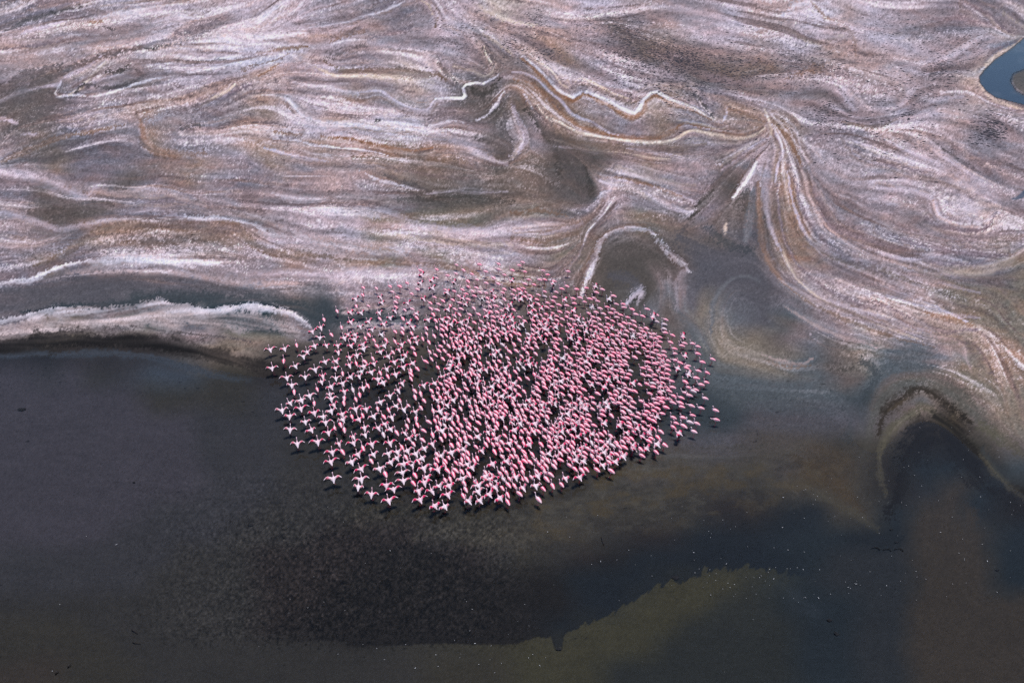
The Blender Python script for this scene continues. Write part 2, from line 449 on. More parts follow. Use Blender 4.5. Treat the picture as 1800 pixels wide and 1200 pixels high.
# --- direction of flow (double-angle field from the traced curves plus guides)
GUIDE = """0,700 450,705|0,800 450,812|0,900 500,905|0,1000 400,1010|0,1150 800,1160|1000,1180 1700,1170|1100,1000 1700,1100
1380,560 1500,600 1640,600|1300,700 1500,700|1300,760 1500,790|1400,480 1500,510 1600,545 1700,570|1390,450 1450,490 1560,520
1365,330 1400,420 1480,470|1380,300 1430,400 1520,440|1400,260 1460,330 1560,350|1500,100 1600,110 1700,140|1550,200 1700,230|1600,280 1800,380
1200,60 1350,90 1500,130|1300,20 1500,60 1650,40|900,20 1000,40 1150,20|950,70 1100,150 1250,170|1100,130 1300,160 1420,170|700,90 780,90 830,110
650,70 800,95|0,100 150,85 260,60|0,250 150,220 300,200|0,330 80,325 200,345 350,350|100,420 300,415|480,330 620,350 760,385|480,380 700,420 900,440
700,440 900,460|600,500 900,500|760,390 840,375|850,400 880,370|450,50 520,30|450,150 600,180 760,210|500,290 640,300 780,330|1060,300 1160,320 1230,340
1080,380 1150,390 1210,400|1100,280 1250,280|1380,640 1500,640|1600,620 1760,690|1700,560 1790,640|1740,600 1790,760|1250,920 1400,930|1640,1000 1780,1100
1620,1050 1740,1150|1450,940 1480,1000|1420,960 1460,1020|1500,320 1600,310 1700,330|1720,300 1790,330|1360,40 1460,80""".replace("\n", "|").split("|")
dp, dt = [], []
for s in STROKES:
    P = s[5]; T = np.diff(P, axis=0); dp.append((P[1:] + P[:-1]) / 2); dt.append(T)
for g_ in GUIDE:
    P = smooth_path([tuple(map(float, p.split(","))) for p in g_.split()], 20)
    dp.append((P[1:] + P[:-1]) / 2); dt.append(np.diff(P, axis=0))
dp = np.vstack(dp); dt = np.vstack(dt); dl = np.hypot(dt[:, 0], dt[:, 1]) + 1e-6
ang2 = 2 * np.arctan2(dt[:, 1], dt[:, 0])
c2, s2 = np.cos(ang2), np.sin(ang2)
CS = 15.0
cx_ = np.arange(X0, X1 + CS, CS); cy_ = np.arange(Y0, Y1 + CS, CS)
CXX, CYY = np.meshgrid(cx_, cy_)
fC = np.zeros(CXX.size); fS = np.zeros(CXX.size)
fl = np.stack([CXX.ravel(), CYY.ravel()], 1)
for i0 in range(0, len(fl), 2000):
    q = fl[i0:i0 + 2000]
    d2 = ((q[:, None, 0] - dp[None, :, 0]) ** 2 + 1.6 * (q[:, None, 1] - dp[None, :, 1]) ** 2)
    w_ = dl / (d2 + 120.0) ** 1.6
    fC[i0:i0 + 2000] = (w_ * c2).sum(1); fS[i0:i0 + 2000] = (w_ * s2).sum(1)
nn = np.hypot(fC, fS) + 1e-20
fC = (fC / nn).reshape(CXX.shape).astype(np.float32); fS = (fS / nn).reshape(CXX.shape).astype(np.float32)
FLD = bilin(np.stack([fC, fS], -1), (GX - X0) / CS, (GY - Y0) / CS)
ANG = 0.5 * np.arctan2(FLD[..., 1], FLD[..., 0])
ANG = ANG + (.7 - .35 * sstep(850, 1100, GX)) * fbm(GX / 52, GY / 26, 900, 4)
DX = np.cos(ANG).astype(np.float32); DY = np.sin(ANG).astype(np.float32)

II, JJ = np.meshgrid(np.arange(NX, dtype=np.float32), np.arange(NY, dtype=np.float32))
def lic(tex, n, h):
    acc = tex.copy(); 
    for sgn in (1, -1):
        px, py = II.copy(), JJ.copy(); vx, vy = DX * sgn, DY * sgn
        for k in range(n):
            px += vx * h; py += vy * h
            xi = np.clip(px + .5, 0, NX - 1).astype(np.int32); yi = np.clip(py + .5, 0, NY - 1).astype(np.int32)
            acc += tex[yi, xi] * (1 - k / n)
            ax, ay = DX[yi, xi], DY[yi, xi]
            f = np.sign(ax * vx + ay * vy); f[f == 0] = 1
            vx, vy = ax * f, ay * f
    acc -= acc.mean(); return acc / acc.std()

def ntex(px, seed):
    if px <= 1: return np.random.default_rng(seed).standard_normal((NY, NX)).astype(np.float32)
    t = np.random.default_rng(seed).standard_normal((int(NY / px) + 3, int(NX / px) + 3)).astype(np.float32)
    return bilin(t, II / px, JJ / px)
L1 = lic(ntex(1, 1), 9, 1.0)
L2 = lic(ntex(2.2, 2), 34, 1.5)
L3 = lic(ntex(5.5, 3), 24, 2.6)
L4 = lic(ntex(11, 4), 26, 5.0)
L5 = lic(ntex(3.4, 5), 36, 2.0)
L6 = lic(ntex(9.0, 6), 24, 4.2)
wn = ntex(1, 11)
gr2 = ntex(2.0, 12)

# --- coarse colours, softly warped
dry0 = sstep(60, 110, COARSE.mean(-1)); dry0 = bilin(dry0, np.clip((GX - 25) / 50, 0, 35), np.clip((GY - 20) / 40, 0, 29))
wx = 46 * fbm(GX / 90, GY / 60, 40, 4) + (2 + 12 * dry0) * L4 + 6 * dry0 * L3; wy = 26 * fbm(GX / 90, GY / 60, 60, 4) + (2 + 12 * dry0) * L6 + 7 * dry0 * L3
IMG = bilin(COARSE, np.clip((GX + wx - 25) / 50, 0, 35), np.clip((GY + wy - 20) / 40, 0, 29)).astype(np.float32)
IMG = np.stack([blur(IMG[..., k], 2) for k in range(3)], -1)

# --- how lively the streaks are: dry salt flat strong, wet lake bed weak
lum = IMG.mean(-1)
calm = 1 - .8 * np.exp(-(((GX - 1300) / 190) ** 2 + ((GY - 575) / 105) ** 2) ** 2) - .45 * np.exp(-(((GX - 200) / 330) ** 2 + ((GY - 560) / 60) ** 2) ** 2)
dry = np.maximum(sstep(78, 140, blur(lum, 8)), .45 * (1 - sstep(380, 470, GY))) * calm
def mix(col, m):
    global IMG
    IMG = IMG + (np.asarray(col, np.float32) - IMG) * m[..., None]
patch1 = sstep(-0.12, 0.22, fbm(GX / 120 + .2 * L4, GY / 60 + .2 * L4, 501, 3))
patch2 = sstep(-0.12, 0.22, fbm(GX / 120 + .2 * L4, GY / 60 + .2 * L4, 531, 3))
blot = 3.2 * fbm(GX / 14, GY / 7, 561, 4)
mix((206, 193, 202), (0.15 + 0.40 * patch1) * dry * sstep(0.35, 2.1, 0.65 * L4 + 0.45 * L3 + 0.8 * blot + 0.25 * gr2 + .5 * wn))
mix((144, 122, 114), (0.08 + 0.30 * patch2) * dry * sstep(0.5, 2.1, 0.8 * L6 + 0.3 * L5 + .5 * blot + .25 * gr2))
mix((104, 94, 98), (0.15 + 0.32 * (1 - patch1)) * dry * sstep(0.4, 2.0, 0.6 * L6 - 0.5 * L3 - .8 * blot + .3 * gr2))
mix((200, 178, 170), 0.30 * dry * sstep(0.6, 2.0, L4 + .6 * blot))

# --- traced curves
WX = GX + 5 * fbm(GX / 26, GY / 20, 70, 4); WY = GY + 5 * fbm(GX / 26, GY / 20, 80, 4)
WX3 = GX + 60 * fbm(GX / 75, GY / 60, 75, 4); WY3 = GY + 45 * fbm(GX / 75, GY / 60, 85, 4)
grain_n = (0.55 * wn + 0.6 * gr2 + .5 * L2)
# mud and salt lie in nested bands along each traced line
GD = np.full(GX.shape, 1e9, np.float32); GS = np.zeros_like(GD)
for si, (col, wa, wb, al, rg, P) in enumerate(STROKES):
    if max(wa, wb) > 6.5 or P[:, 1].mean() > 620 or len(P) < 6: continue
    R = 46.0
    N_ = len(P) - 1
    for k in range(N_):
        a, b = P[k], P[k + 1]
        u0, u1 = max(0, int((min(a[0], b[0]) - R - X0) / STEP)), min(NX, int((max(a[0], b[0]) + R - X0) / STEP) + 2)
        v0, v1 = max(0, int((min(a[1], b[1]) - R - Y0) / STEP)), min(NY, int((max(a[1], b[1]) + R - Y0) / STEP) + 2)
        if u1 <= u0 or v1 <= v0: continue
        qx = WX[v0:v1, u0:u1] - a[0]; qy = WY[v0:v1, u0:u1] - a[1]
        ex, ey = b - a; l2 = ex * ex + ey * ey + 1e-9
        t = (qx * ex + qy * ey) / l2
        tc_ = np.clip(t, 0, 1)
        d = np.hypot(qx - tc_ * ex, qy - tc_ * ey)
        if k == 0: d = d + 30 * np.maximum(-t, 0)
        if k == N_ - 1: d = d + 30 * np.maximum(t - 1, 0)
        sl = (slice(v0, v1), slice(u0, u1)); m = d < GD[sl]
        GD[sl] = np.where(m, d, GD[sl]); GS[sl] = np.where(m, np.sign(ex * qy - ey * qx) * d + si * 91.7, GS[sl])
warp_b = 7 * fbm(GX / 70, GY / 45, 931, 2) + .25 * gr2
zero = np.zeros_like(GS)
b1 = vnoise(GS / 2.7 + warp_b, zero + .5, 941); b2 = vnoise(GS / 5.5 + warp_b * .6, zero + .5, 951); b3 = vnoise(GS / 3.6 + warp_b, zero + 40.5, 961)
wb_ = np.exp(-(GD / 24) ** 2) * dry * np.clip(.75 + .25 * L3, .2, 1)
mix((210, 197, 205), .55 * wb_ * sstep(.58, .88, b1))
mix((106, 93, 94), .50 * wb_ * sstep(.58, .88, b2))
mix((140, 119, 110), .42 * wb_ * sstep(.58, .85, b3))
mix((196, 178, 170), .40 * wb_ * sstep(.6, .85, 1 - b3))
for (col, wa, wb, al, rg, P) in STROKES:
    R = max(wa, wb) * 1.7 + rg * 1.5 + 8 + (30 if max(wa, wb) >= 20 else 0)
    x0, y0 = P.min(0) - R; x1, y1 = P.max(0) + R
    i0, i1 = max(0, int((x0 - X0) / STEP)), min(NX, int((x1 - X0) / STEP) + 2)
    j0, j1 = max(0, int((y0 - Y0) / STEP)), min(NY, int((y1 - Y0) / STEP) + 2)
    if i1 <= i0 or j1 <= j0: continue
    D = np.full((j1 - j0, i1 - i0), 1e9, np.float32); SG = np.zeros_like(D); TT = np.zeros_like(D)
    N_ = len(P) - 1
    for k in range(N_):
        a, b = P[k], P[k + 1]
        u0, u1 = max(i0, int((min(a[0], b[0]) - R - X0) / STEP)), min(i1, int((max(a[0], b[0]) + R - X0) / STEP) + 2)
        v0, v1 = max(j0, int((min(a[1], b[1]) - R - Y0) / STEP)), min(j1, int((max(a[1], b[1]) + R - Y0) / STEP) + 2)
        if u1 <= u0 or v1 <= v0: continue
        wX_, wY_ = (WX3, WY3) if max(wa, wb) >= 20 and P[:, 1].mean() > 640 else (WX, WY)
        qx = wX_[v0:v1, u0:u1] - a[0]; qy = wY_[v0:v1, u0:u1] - a[1]
        ex, ey = b - a; l2 = ex * ex + ey * ey + 1e-9
        t = np.clip((qx * ex + qy * ey) / l2, 0, 1)
        d = np.hypot(qx - t * ex, qy - t * ey)
        sd = ex * qy - ey * qx
        sl = (slice(v0 - j0, v1 - j0), slice(u0 - i0, u1 - i0))
        m = d < D[sl]
        D[sl] = np.where(m, d, D[sl]); SG[sl] = np.where(m, sd, SG[sl]); TT[sl] = np.where(m, (k + t) / N_, TT[sl])
    sub = (slice(j0, j1), slice(i0, i1))
    if P[-1, 0] < P[0, 0]: SG = -SG
    w_ = np.where(SG > 0, wb, wa)
    taper = 0.35 + 0.65 * np.clip(np.minimum(TT, 1 - TT) * N_ * 9 / (5 * max(wa, wb) + 12), 0, 1)
    w_ = w_ * taper * np.clip(1 + 1.5 * fbm(GX[sub] / 22, GY[sub] / 16, 33, 3) + .5 * fbm(GX[sub] / 70, GY[sub] / 50, 35, 2), .25, 2)
    dd = D + rg * 0.75 * grain_n[sub]
    m = al * (1 - sstep(0.45, 1.45, dd / np.maximum(w_, .3))) * np.clip(.82 + .22 * L3[sub] + .16 * L2[sub], .25, 1)
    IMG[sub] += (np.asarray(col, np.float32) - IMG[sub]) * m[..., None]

# --- mottled olive shelf under the flock
sx_ = (GX - 1160) / 330; shelf = np.exp(-(sx_ ** 2) ** 2) * sstep(795, 830, GY + 10 * sx_) * (1 - sstep(880, 960, GY + 50 * sx_ + 40 * fbm(GX / 60, GY / 40, 88, 3)))
fb_ = fbm(GX / 34, GY / 17, 89, 4)
mix((82, 72, 55), .55 * shelf * sstep(.02, .2, fb_)); mix((50, 48, 47), .5 * shelf * sstep(.02, .2, -fb_)); mix((92, 90, 86), .4 * shelf * sstep(.05, .25, fbm(GX / 20, GY / 9, 90, 4)))
# --- torn lower edge of the algae mat
EX = np.array([440, 500, 560, 608, 615, 680, 760, 860, 900, 935, 968, 974, 988, 992, 1010, 1040, 1065, 1090, 1115, 1140, 1160, 1182, 1212, 1232, 1238, 1250, 1280, 1310, 1340, 1370, 1400, 1440])
EY = np.array([1108, 1124, 1122, 1121, 1131, 1130, 1126, 1127, 1128, 1120, 1116, 1141, 1141, 1116, 1106, 1094, 1084, 1074, 1057, 1047, 1034, 1022, 1026, 1018, 1000, 1004, 1003, 998, 1003, 1008, 1016, 1030])
slant = GX + .55 * (GY - 1060)
spike = 16 * vnoise(slant / 8.5, GY / 60, 71) ** 2.2 + 7 * vnoise(slant / 3.2, GY / 40, 72) + 3 * (gr2 * .4)
ed = np.interp(GX, EX, EY) - spike * sstep(880, 1060, GX) - 5 * vnoise(GX / 4, GY / 4, 73) + 6 - GY
span = sstep(330, 700, GX + 90 * fbm(GX / 50, GY / 30, 78, 3)) * (1 - sstep(1330, 1440, GX))
dk = span * sstep(-1.5, 2.5, ed) * np.exp(-np.maximum(ed, 0) / 46)
br = sstep(880, 1060, GX)[..., None]
mix(np.array((31, 29, 31), np.float32) * (1 - br) + np.array((31, 36, 46), np.float32) * br, .8 * dk)
ol = span * sstep(640, 900, GX) * (1 - sstep(-2.5, 1.5, ed)) * np.exp(-np.maximum(-ed, 0) / 42)
mix((68, 66, 54), .7 * ol)
# --- finer relief of tone
lum = IMG.mean(-1)
dry = np.maximum(sstep(72, 130, blur(lum, 3)), .5 * (1 - sstep(380, 470, GY))) * (.3 + .7 * calm)
pale = sstep(128, 185, blur(lum, 5))
hue = .8 * L6 + 7 * fbm(GX / 40 + .3 * L4, GY / 18 + .3 * L4, 411, 3)
IMG *= (1 + dry * (.030 * L4 + .030 * L6 + .028 * L3 + .022 * L5))[..., None]
IMG += (dry * np.clip(hue, -2.2, 2.2))[..., None] * np.array((2.0, -.5, -1.7), np.float32)
crust = 4.2 * fbm(GX / 11 + .25 * L3, GY / 4.6 + .25 * L3, 421, 4) + .55 * L3 + .35 * L2 + .25 * wn
mix((214, 203, 212), (.20 + .42 * patch1) * dry * (.25 + .75 * pale) * sstep(.85, 1.3, crust))
mix((108, 95, 99), (.18 + .26 * patch2) * dry * sstep(.95, 1.5, -crust + .3 * L5))
mix((220, 208, 216), (.10 + .34 * patch2) * dry * sstep(1.5, 2.0, L2 + .6 * L3 + .4 * L4))
mix((104, 88, 88), (.10 + .36 * patch1) * dry * sstep(1.5, 2.1, L5 - .5 * L2 + .5 * L6))
mix((146, 120, 110), (.06 + .28 * patch2) * dry * sstep(1.5, 2.4, L5 + .5 * L1 + .4 * L4))
sh = np.stack([blur(IMG[..., k], 3) for k in range(3)], -1)
IMG += (IMG - sh) * (.7 * dry)[..., None]
IMG *= (1 + (0.020 * L2 + 0.02 * L1) * dry + 0.075 * wn * (0.6 + .4 * dry) + 0.06 * gr2 * (0.4 + .6 * dry))[..., None]
# mottled algae in the dark shallows
mot = 1.35 * sstep(150, 560, GX + 90 * fbm(GX / 80, GY / 60, 611, 3)) * (1 - sstep(800, 1010, GX)) * sstep(790, 960, GY + 60 * fbm(GX / 80, GY / 60, 621, 3)) * (1 - sstep(1112, 1140, GY + 8 * gr2))
IMG *= (1 + mot * (0.17 * gr2 + .07 * wn))[..., None]
wetl = (1 - dry) * sstep(560, 640, GY)
IMG *= (1 + wetl * (0.010 * L2 + 0.10 * fbm(GX / 60, GY / 34, 300, 4) + .10 * fbm(GX / 9, GY / 6, 310, 3)))[..., None]
fine = wetl * sstep(0.30, 0.42, fbm(GX / 5.0, GY / 2.6, 330, 2)) * sstep(-.05, .2, fbm(GX / 120, GY / 60, 340, 3))
IMG *= (1 - .45 * fine)[..., None]
IMG *= 1 + dry[..., None] * np.array((.03, .03, .065), np.float32)
IMG = np.clip(IMG, 14, 240)
WET = 1 - sstep(66, 112, blur(lum, 5))

# ---------------------------------------------------------------- lake bed as one mesh
def poly_mask(pts):
    P = np.array(pts, np.float32); ins = np.zeros(GX.shape, bool)
    n = len(P)
    for i in range(n):
        x0, y0 = P[i]; x1, y1 = P[(i + 1) % n]
        if y0 == y1: continue
        c = ((y0 > GY) != (y1 > GY)) & (GX < (x1 - x0) * (GY - y0) / (y1 - y0) + x0)
        ins ^= c
    return ins.astype(np.float32)
LAKE = [(-300, 632), (0, 630), (200, 624), (300, 634), (400, 657), (500, 672), (620, 674), (740, 650), (770, 585), (880, 580), (980, 585), (1100, 605),
        (1180, 655), (1240, 685), (1400, 695), (1480, 745), (1520, 805), (1545, 865), (1562, 780), (1592, 742), (1640, 730), (1690, 780), (1740, 830),
        (1800, 880), (2100, 900), (2100, 1400), (-300, 1400)]
POND = [(2100, 20), (1800, 68), (1780, 86), (1750, 106), (1735, 120), (1722, 136), (1724, 147), (1735, 160), (1750, 171), (1770, 176), (1800, 184), (2100, 250)]
ISLE = [(2050, 110), (1800, 121), (1780, 129), (1775, 143), (1785, 160), (1800, 169), (1850, 180), (2050, 190)]
RILL = [(1775, 349), (1788, 346), (1800, 334), (1812, 326), (1815, 330), (1806, 339), (1796, 349), (1778, 352)]
lake = blur(poly_mask(LAKE), 20)
pond = blur(poly_mask(POND) * (1 - poly_mask(ISLE)), 1)
rill = blur(poly_mask(RILL), 1)
pm = sstep(.3, .7, pond)
pondn = fbm(GX / 30, GY / 9, 771, 3)
mix((38, 57, 84), (0.97 - .25 * sstep(0, .25, pondn)) * np.maximum(pm, 0.6 * sstep(.2, .7, rill)))
rim = sstep(.05, .4, pond) * (1 - sstep(.6, .95, pond))
mix((34, 38, 48), 0.75 * rim)
mix((92, 88, 88), 0.85 * sstep(.6, .95, blur(poly_mask(ISLE), 2)))
Z = 0.05 + 0.03 * fbm(GX / 150, GY / 80, 701, 3) + 0.012 * np.clip(L4, -2, 2) * dry
Z = Z + (-0.07 + 0.02 * fbm(GX / 60, GY / 40, 711, 2) - Z) * sstep(.15, .85, lake)
Z = Z + (-0.10 - Z) * sstep(.3, .7, pond)
Z = Z + (-0.04 - Z) * sstep(.2, .6, rill)

srgb = np.clip(IMG, 0, 255) / 255.0
lin = np.where(srgb <= 0.04045, srgb / 12.92, ((srgb + 0.055) / 1.055) ** 2.4)
lin = lin - SHEEN * sstep(.35, .75, lake)[..., None] * (sstep(840, 1040, GY) * (0.35 + 0.65 * sstep(250, 600, GX)))[..., None]
ALB = np.clip(lin / LIGHT, 0.0015, 0.85).astype(np.float32)

# beyond the surveyed part the sheet goes on to the horizon in widening steps
def fold(i, n):
    i = np.abs(i) % (2 * (n - 1)); return np.where(i > n - 1, 2 * (n - 1) - i, i).astype(int)
ext_l = np.array([-7000, -3500, -1800, -1100, -750, -550, -420, -330, -260, -225.0])
ax = np.concatenate([ext_l, xs, 1800 - ext_l[::-1]])
ext_t = np.array([-367, -362, -352, -335, -310, -270, -220, -170, -130, -100, -75, -58.0])
ext_b = np.array([1310, 1350, 1420, 1550, 1800, 2300, 3500, 7000.0])
ay = np.concatenate([ext_t, ys, ext_b])
ci = fold(np.round((ax - X0) / STEP), NX); ri = fold(np.round((ay - Y0) / STEP), NY)
AX, AY = np.meshgrid(ax, ay)
VX, VY = ground_xy(AX, AY)
VZ = Z[np.ix_(ri, ci)]; VC = ALB[np.ix_(ri, ci)]; VW = WET[np.ix_(ri, ci)]
# three last rows carry the sheet on behind the viewpoint
for by in (-120.0, -700.0, -4000.0):
    VX = np.vstack([VX, VX[-1:] * 1.0 + np.linspace(-1, 1, VX.shape[1])[None] * (abs(by) * 1.2)])
    VY = np.vstack([VY, np.full((1, VY.shape[1]), by)])
    VZ = np.vstack([VZ, VZ[-1:]]); VC = np.vstack([VC, VC[-1:]]); VW = np.vstack([VW, VW[-1:]])
R_, C_ = VX.shape

def raw_mesh(name, V, F, attrs=(), mats=(), smooth=True):
    me = bpy.data.meshes.new(name)
    V = np.asarray(V, np.float32); F = np.asarray(F, np.int32)
    k = F.shape[1]
    me.vertices.add(len(V)); me.vertices.foreach_set("co", V.ravel())
    me.loops.add(F.size); me.loops.foreach_set("vertex_index", F.ravel())
    me.polygons.add(len(F))
    me.polygons.foreach_set("loop_start", np.arange(0, F.size, k, dtype=np.int32))
    me.polygons.foreach_set("loop_total", np.full(len(F), k, np.int32))
    me.polygons.foreach_set("use_smooth", np.full(len(F), smooth, bool))
    for nm, typ, data in attrs:
        a = me.attributes.new(nm, typ, 'POINT')
        if typ == 'FLOAT_COLOR':
            d = np.ones((len(V), 4), np.float32); d[:, :3] = data
            a.data.foreach_set("color", d.ravel())
        else:
            a.data.foreach_set("value", np.asarray(data, np.float32).ravel())
    for m in mats: me.materials.append(m)
    me.update(calc_edges=True)
    return me
def add(name, me, loc=(0, 0, 0), rz=0.0):
    o = bpy.data.objects.new(name, me); COL.objects.link(o)
    o.location = loc; o.rotation_euler = (0, 0, rz); return o

def nmat(name):
    m = bpy.data.materials.new(name); m.use_nodes = True
    nt = m.node_tree; nt.nodes.clear()
    return m, nt, nt.nodes.new, nt.links.new
def noise_node(nt, vec, scale, detail=3, rough=.6):
    n = nt.nodes.new("ShaderNodeTexNoise"); n.inputs['Scale'].default_value = scale
    n.inputs['Detail'].default_value = detail; n.inputs['Roughness'].default_value = rough
    nt.links.new(vec, n.inputs['Vector']); return n.outputs['Fac']
def math_node(nt, op, a, b=None, c=None):
    n = nt.nodes.new("ShaderNodeMath"); n.operation = op
    for i, v in enumerate((a, b, c)):
        if v is None: continue
        if isinstance(v, (int, float)): n.inputs[i].default_value = v
        else: nt.links.new(v, n.inputs[i])
    return n.outputs[0]

mg, nt, N, Lk = nmat("salt_mud")
out = N("ShaderNodeOutputMaterial"); bs = N("ShaderNodeBsdfPrincipled"); Lk(bs.outputs[0], out.inputs[0])
at = N("ShaderNodeAttribute"); at.attribute_name = "tone"
aw = N("ShaderNodeAttribute"); aw.attribute_name = "wet"
tc = N("ShaderNodeTexCoord")
n1 = noise_node(nt, tc.outputs['Object'], 3.2, 4, .7)
n2 = noise_node(nt, tc.outputs['Object'], 11.0, 3, .7)
n3 = noise_node(nt, tc.outputs['Object'], 0.35, 3, .6)
g = math_node(nt, 'ADD', math_node(nt, 'MULTIPLY', math_node(nt, 'SUBTRACT', n1, .5), .55), math_node(nt, 'MULTIPLY', math_node(nt, 'SUBTRACT', n2, .5), .75))
g = math_node(nt, 'ADD', g, math_node(nt, 'MULTIPLY', math_node(nt, 'SUBTRACT', n3, .5), .25))
g = math_node(nt, 'MULTIPLY', g, math_node(nt, 'MULTIPLY_ADD', aw.outputs['Fac'], -.45, 1.0))
g = math_node(nt, 'ADD', g, 1.0)
vm = N("ShaderNodeVectorMath"); vm.operation = 'SCALE'
Lk(at.outputs['Color'], vm.inputs[0]); Lk(g, vm.inputs['Scale'])
Lk(vm.outputs[0], bs.inputs['Base Color'])
Lk(math_node(nt, 'MULTIPLY_ADD', aw.outputs['Fac'], -.35, .92), bs.inputs['Roughness'])
bs.inputs['Specular IOR Level'].default_value = 0.05
bp = N("ShaderNodeBump"); bp.inputs['Strength'].default_value = 0.35; bp.inputs['Distance'].default_value = 0.05
Lk(math_node(nt, 'ADD', n1, math_node(nt, 'MULTIPLY', n2, .6)), bp.inputs['Height']); Lk(bp.outputs[0], bs.inputs['Normal'])

idx = np.arange(R_ * C_, dtype=np.int32).reshape(R_, C_)
F = np.stack([idx[1:, :-1].ravel(), idx[1:, 1:].ravel(), idx[:-1, 1:].ravel(), idx[:-1, :-1].ravel()], 1)
me = raw_mesh("mudflat", np.stack([VX.ravel(), VY.ravel(), VZ.ravel()], 1), F,
              [("tone", 'FLOAT_COLOR', VC.reshape(-1, 3)), ("wet", 'FLOAT', VW.ravel())], [mg])
tag(add("mudflat", me), "salt-streaked mauve and brown mudflat swirling down to dark lake bed", kind="structure")

def bed_z(x, y):
    i = int(np.clip((x - X0) / STEP, 0, NX - 1)); j = int(np.clip((y - Y0) / STEP, 0, NY - 1))
    return float(Z[j, i])

# ---------------------------------------------------------------- water: a thin sheet over the lake bed and the pond
mw, nt, N, Lk = nmat("shallow_water")
out = N("ShaderNodeOutputMaterial"); mx = N("ShaderNodeMixShader"); Lk(mx.outputs[0], out.inputs[0])
fr = N("ShaderNodeFresnel"); fr.inputs[0].default_value = 1.33
tr = N("ShaderNodeBsdfTransparent"); tr.inputs[0].default_value = (0.96, 0.97, 0.975, 1)
gl = N("ShaderNodeBsdfGlossy"); gl.inputs['Roughness'].default_value = 0.02
tc = N("ShaderNodeTexCoord"); mp = N("ShaderNodeMapping"); mp.inputs['Rotation'].default_value = (0, 0, .5); mp.inputs['Scale'].default_value = (1.6, 4.5, 1)
Lk(tc.outputs['Object'], mp.inputs[0])
wv = noise_node(nt, mp.outputs[0], 1.0, 3, .55)
bp = N("ShaderNodeBump"); bp.inputs['Strength'].default_value = .09; bp.inputs['Distance'].default_value = .06
Lk(wv, bp.inputs['Height'])
for n_ in (fr, gl): Lk(bp.outputs[0], n_.inputs['Normal'])
Lk(fr.outputs[0], mx.inputs[0]); Lk(tr.outputs[0], mx.inputs[1]); Lk(gl.outputs[0], mx.inputs[2])
def sheet(name, pts, label):
    # a fan-free strip grid: outline triangulated by bmesh
    import bmesh
    bm = bmesh.new()
    vs = [bm.verts.new((*ground_xy(x, y), 0.0)) for x, y in pts]
    f = bm.faces.new(vs); bmesh.ops.triangulate(bm, faces=[f])
    bmesh.ops.recalc_face_normals(bm, faces=bm.faces[:])
    if bm.faces[:][0].normal.z < 0: bmesh.ops.reverse_faces(bm, faces=bm.faces[:])
    m_ = bpy.data.meshes.new(name); bm.to_mesh(m_); bm.free(); m_.materials.append(mw)
    return tag(add(name, m_), label, kind="structure")
LK = [(-2500, 640), (-300, 606), (0, 606), (200, 600), (300, 612), (400, 632), (500, 645), (620, 650), (730, 630), (750, 560), (880, 555), (980, 560), (1115, 580),
      (1200, 635), (1250, 662), (1410, 672), (1500, 715), (1542, 750), (1570, 720), (1640, 705), (1710, 760), (1760, 810), (1820, 860), (2100, 880), (4000, 1000), (4000, 3000), (-2500, 3000)]
sheet("lake_water", LK, "dark still shallow water over algae covered mud")
sheet("pond_water", [(2100, 10), (1800, 62), (1745, 100), (1714, 136), (1730, 168), (1770, 183), (1800, 192), (2100, 262)], "blue pond water at the far right edge of the flat")
sheet("rill_water", [(1770, 350), (1786, 342), (1800, 330), (1815, 320), (1822, 330), (1806, 344), (1798, 354), (1776, 356)], "small dark blue rill on the right edge of the flat")

# ---------------------------------------------------------------- flamingos
WHT = (0.90, 0.69, 0.73); BDY = (0.88, 0.60, 0.65); SAL = (0.85, 0.42, 0.48); RED = (0.76, 0.07, 0.16); BLKF = (0.012, 0.010, 0.012)
LEG = (0.36, 0.05, 0.08); NEK = (0.84, 0.52, 0.56); BIL = (0.05, 0.008, 0.014)

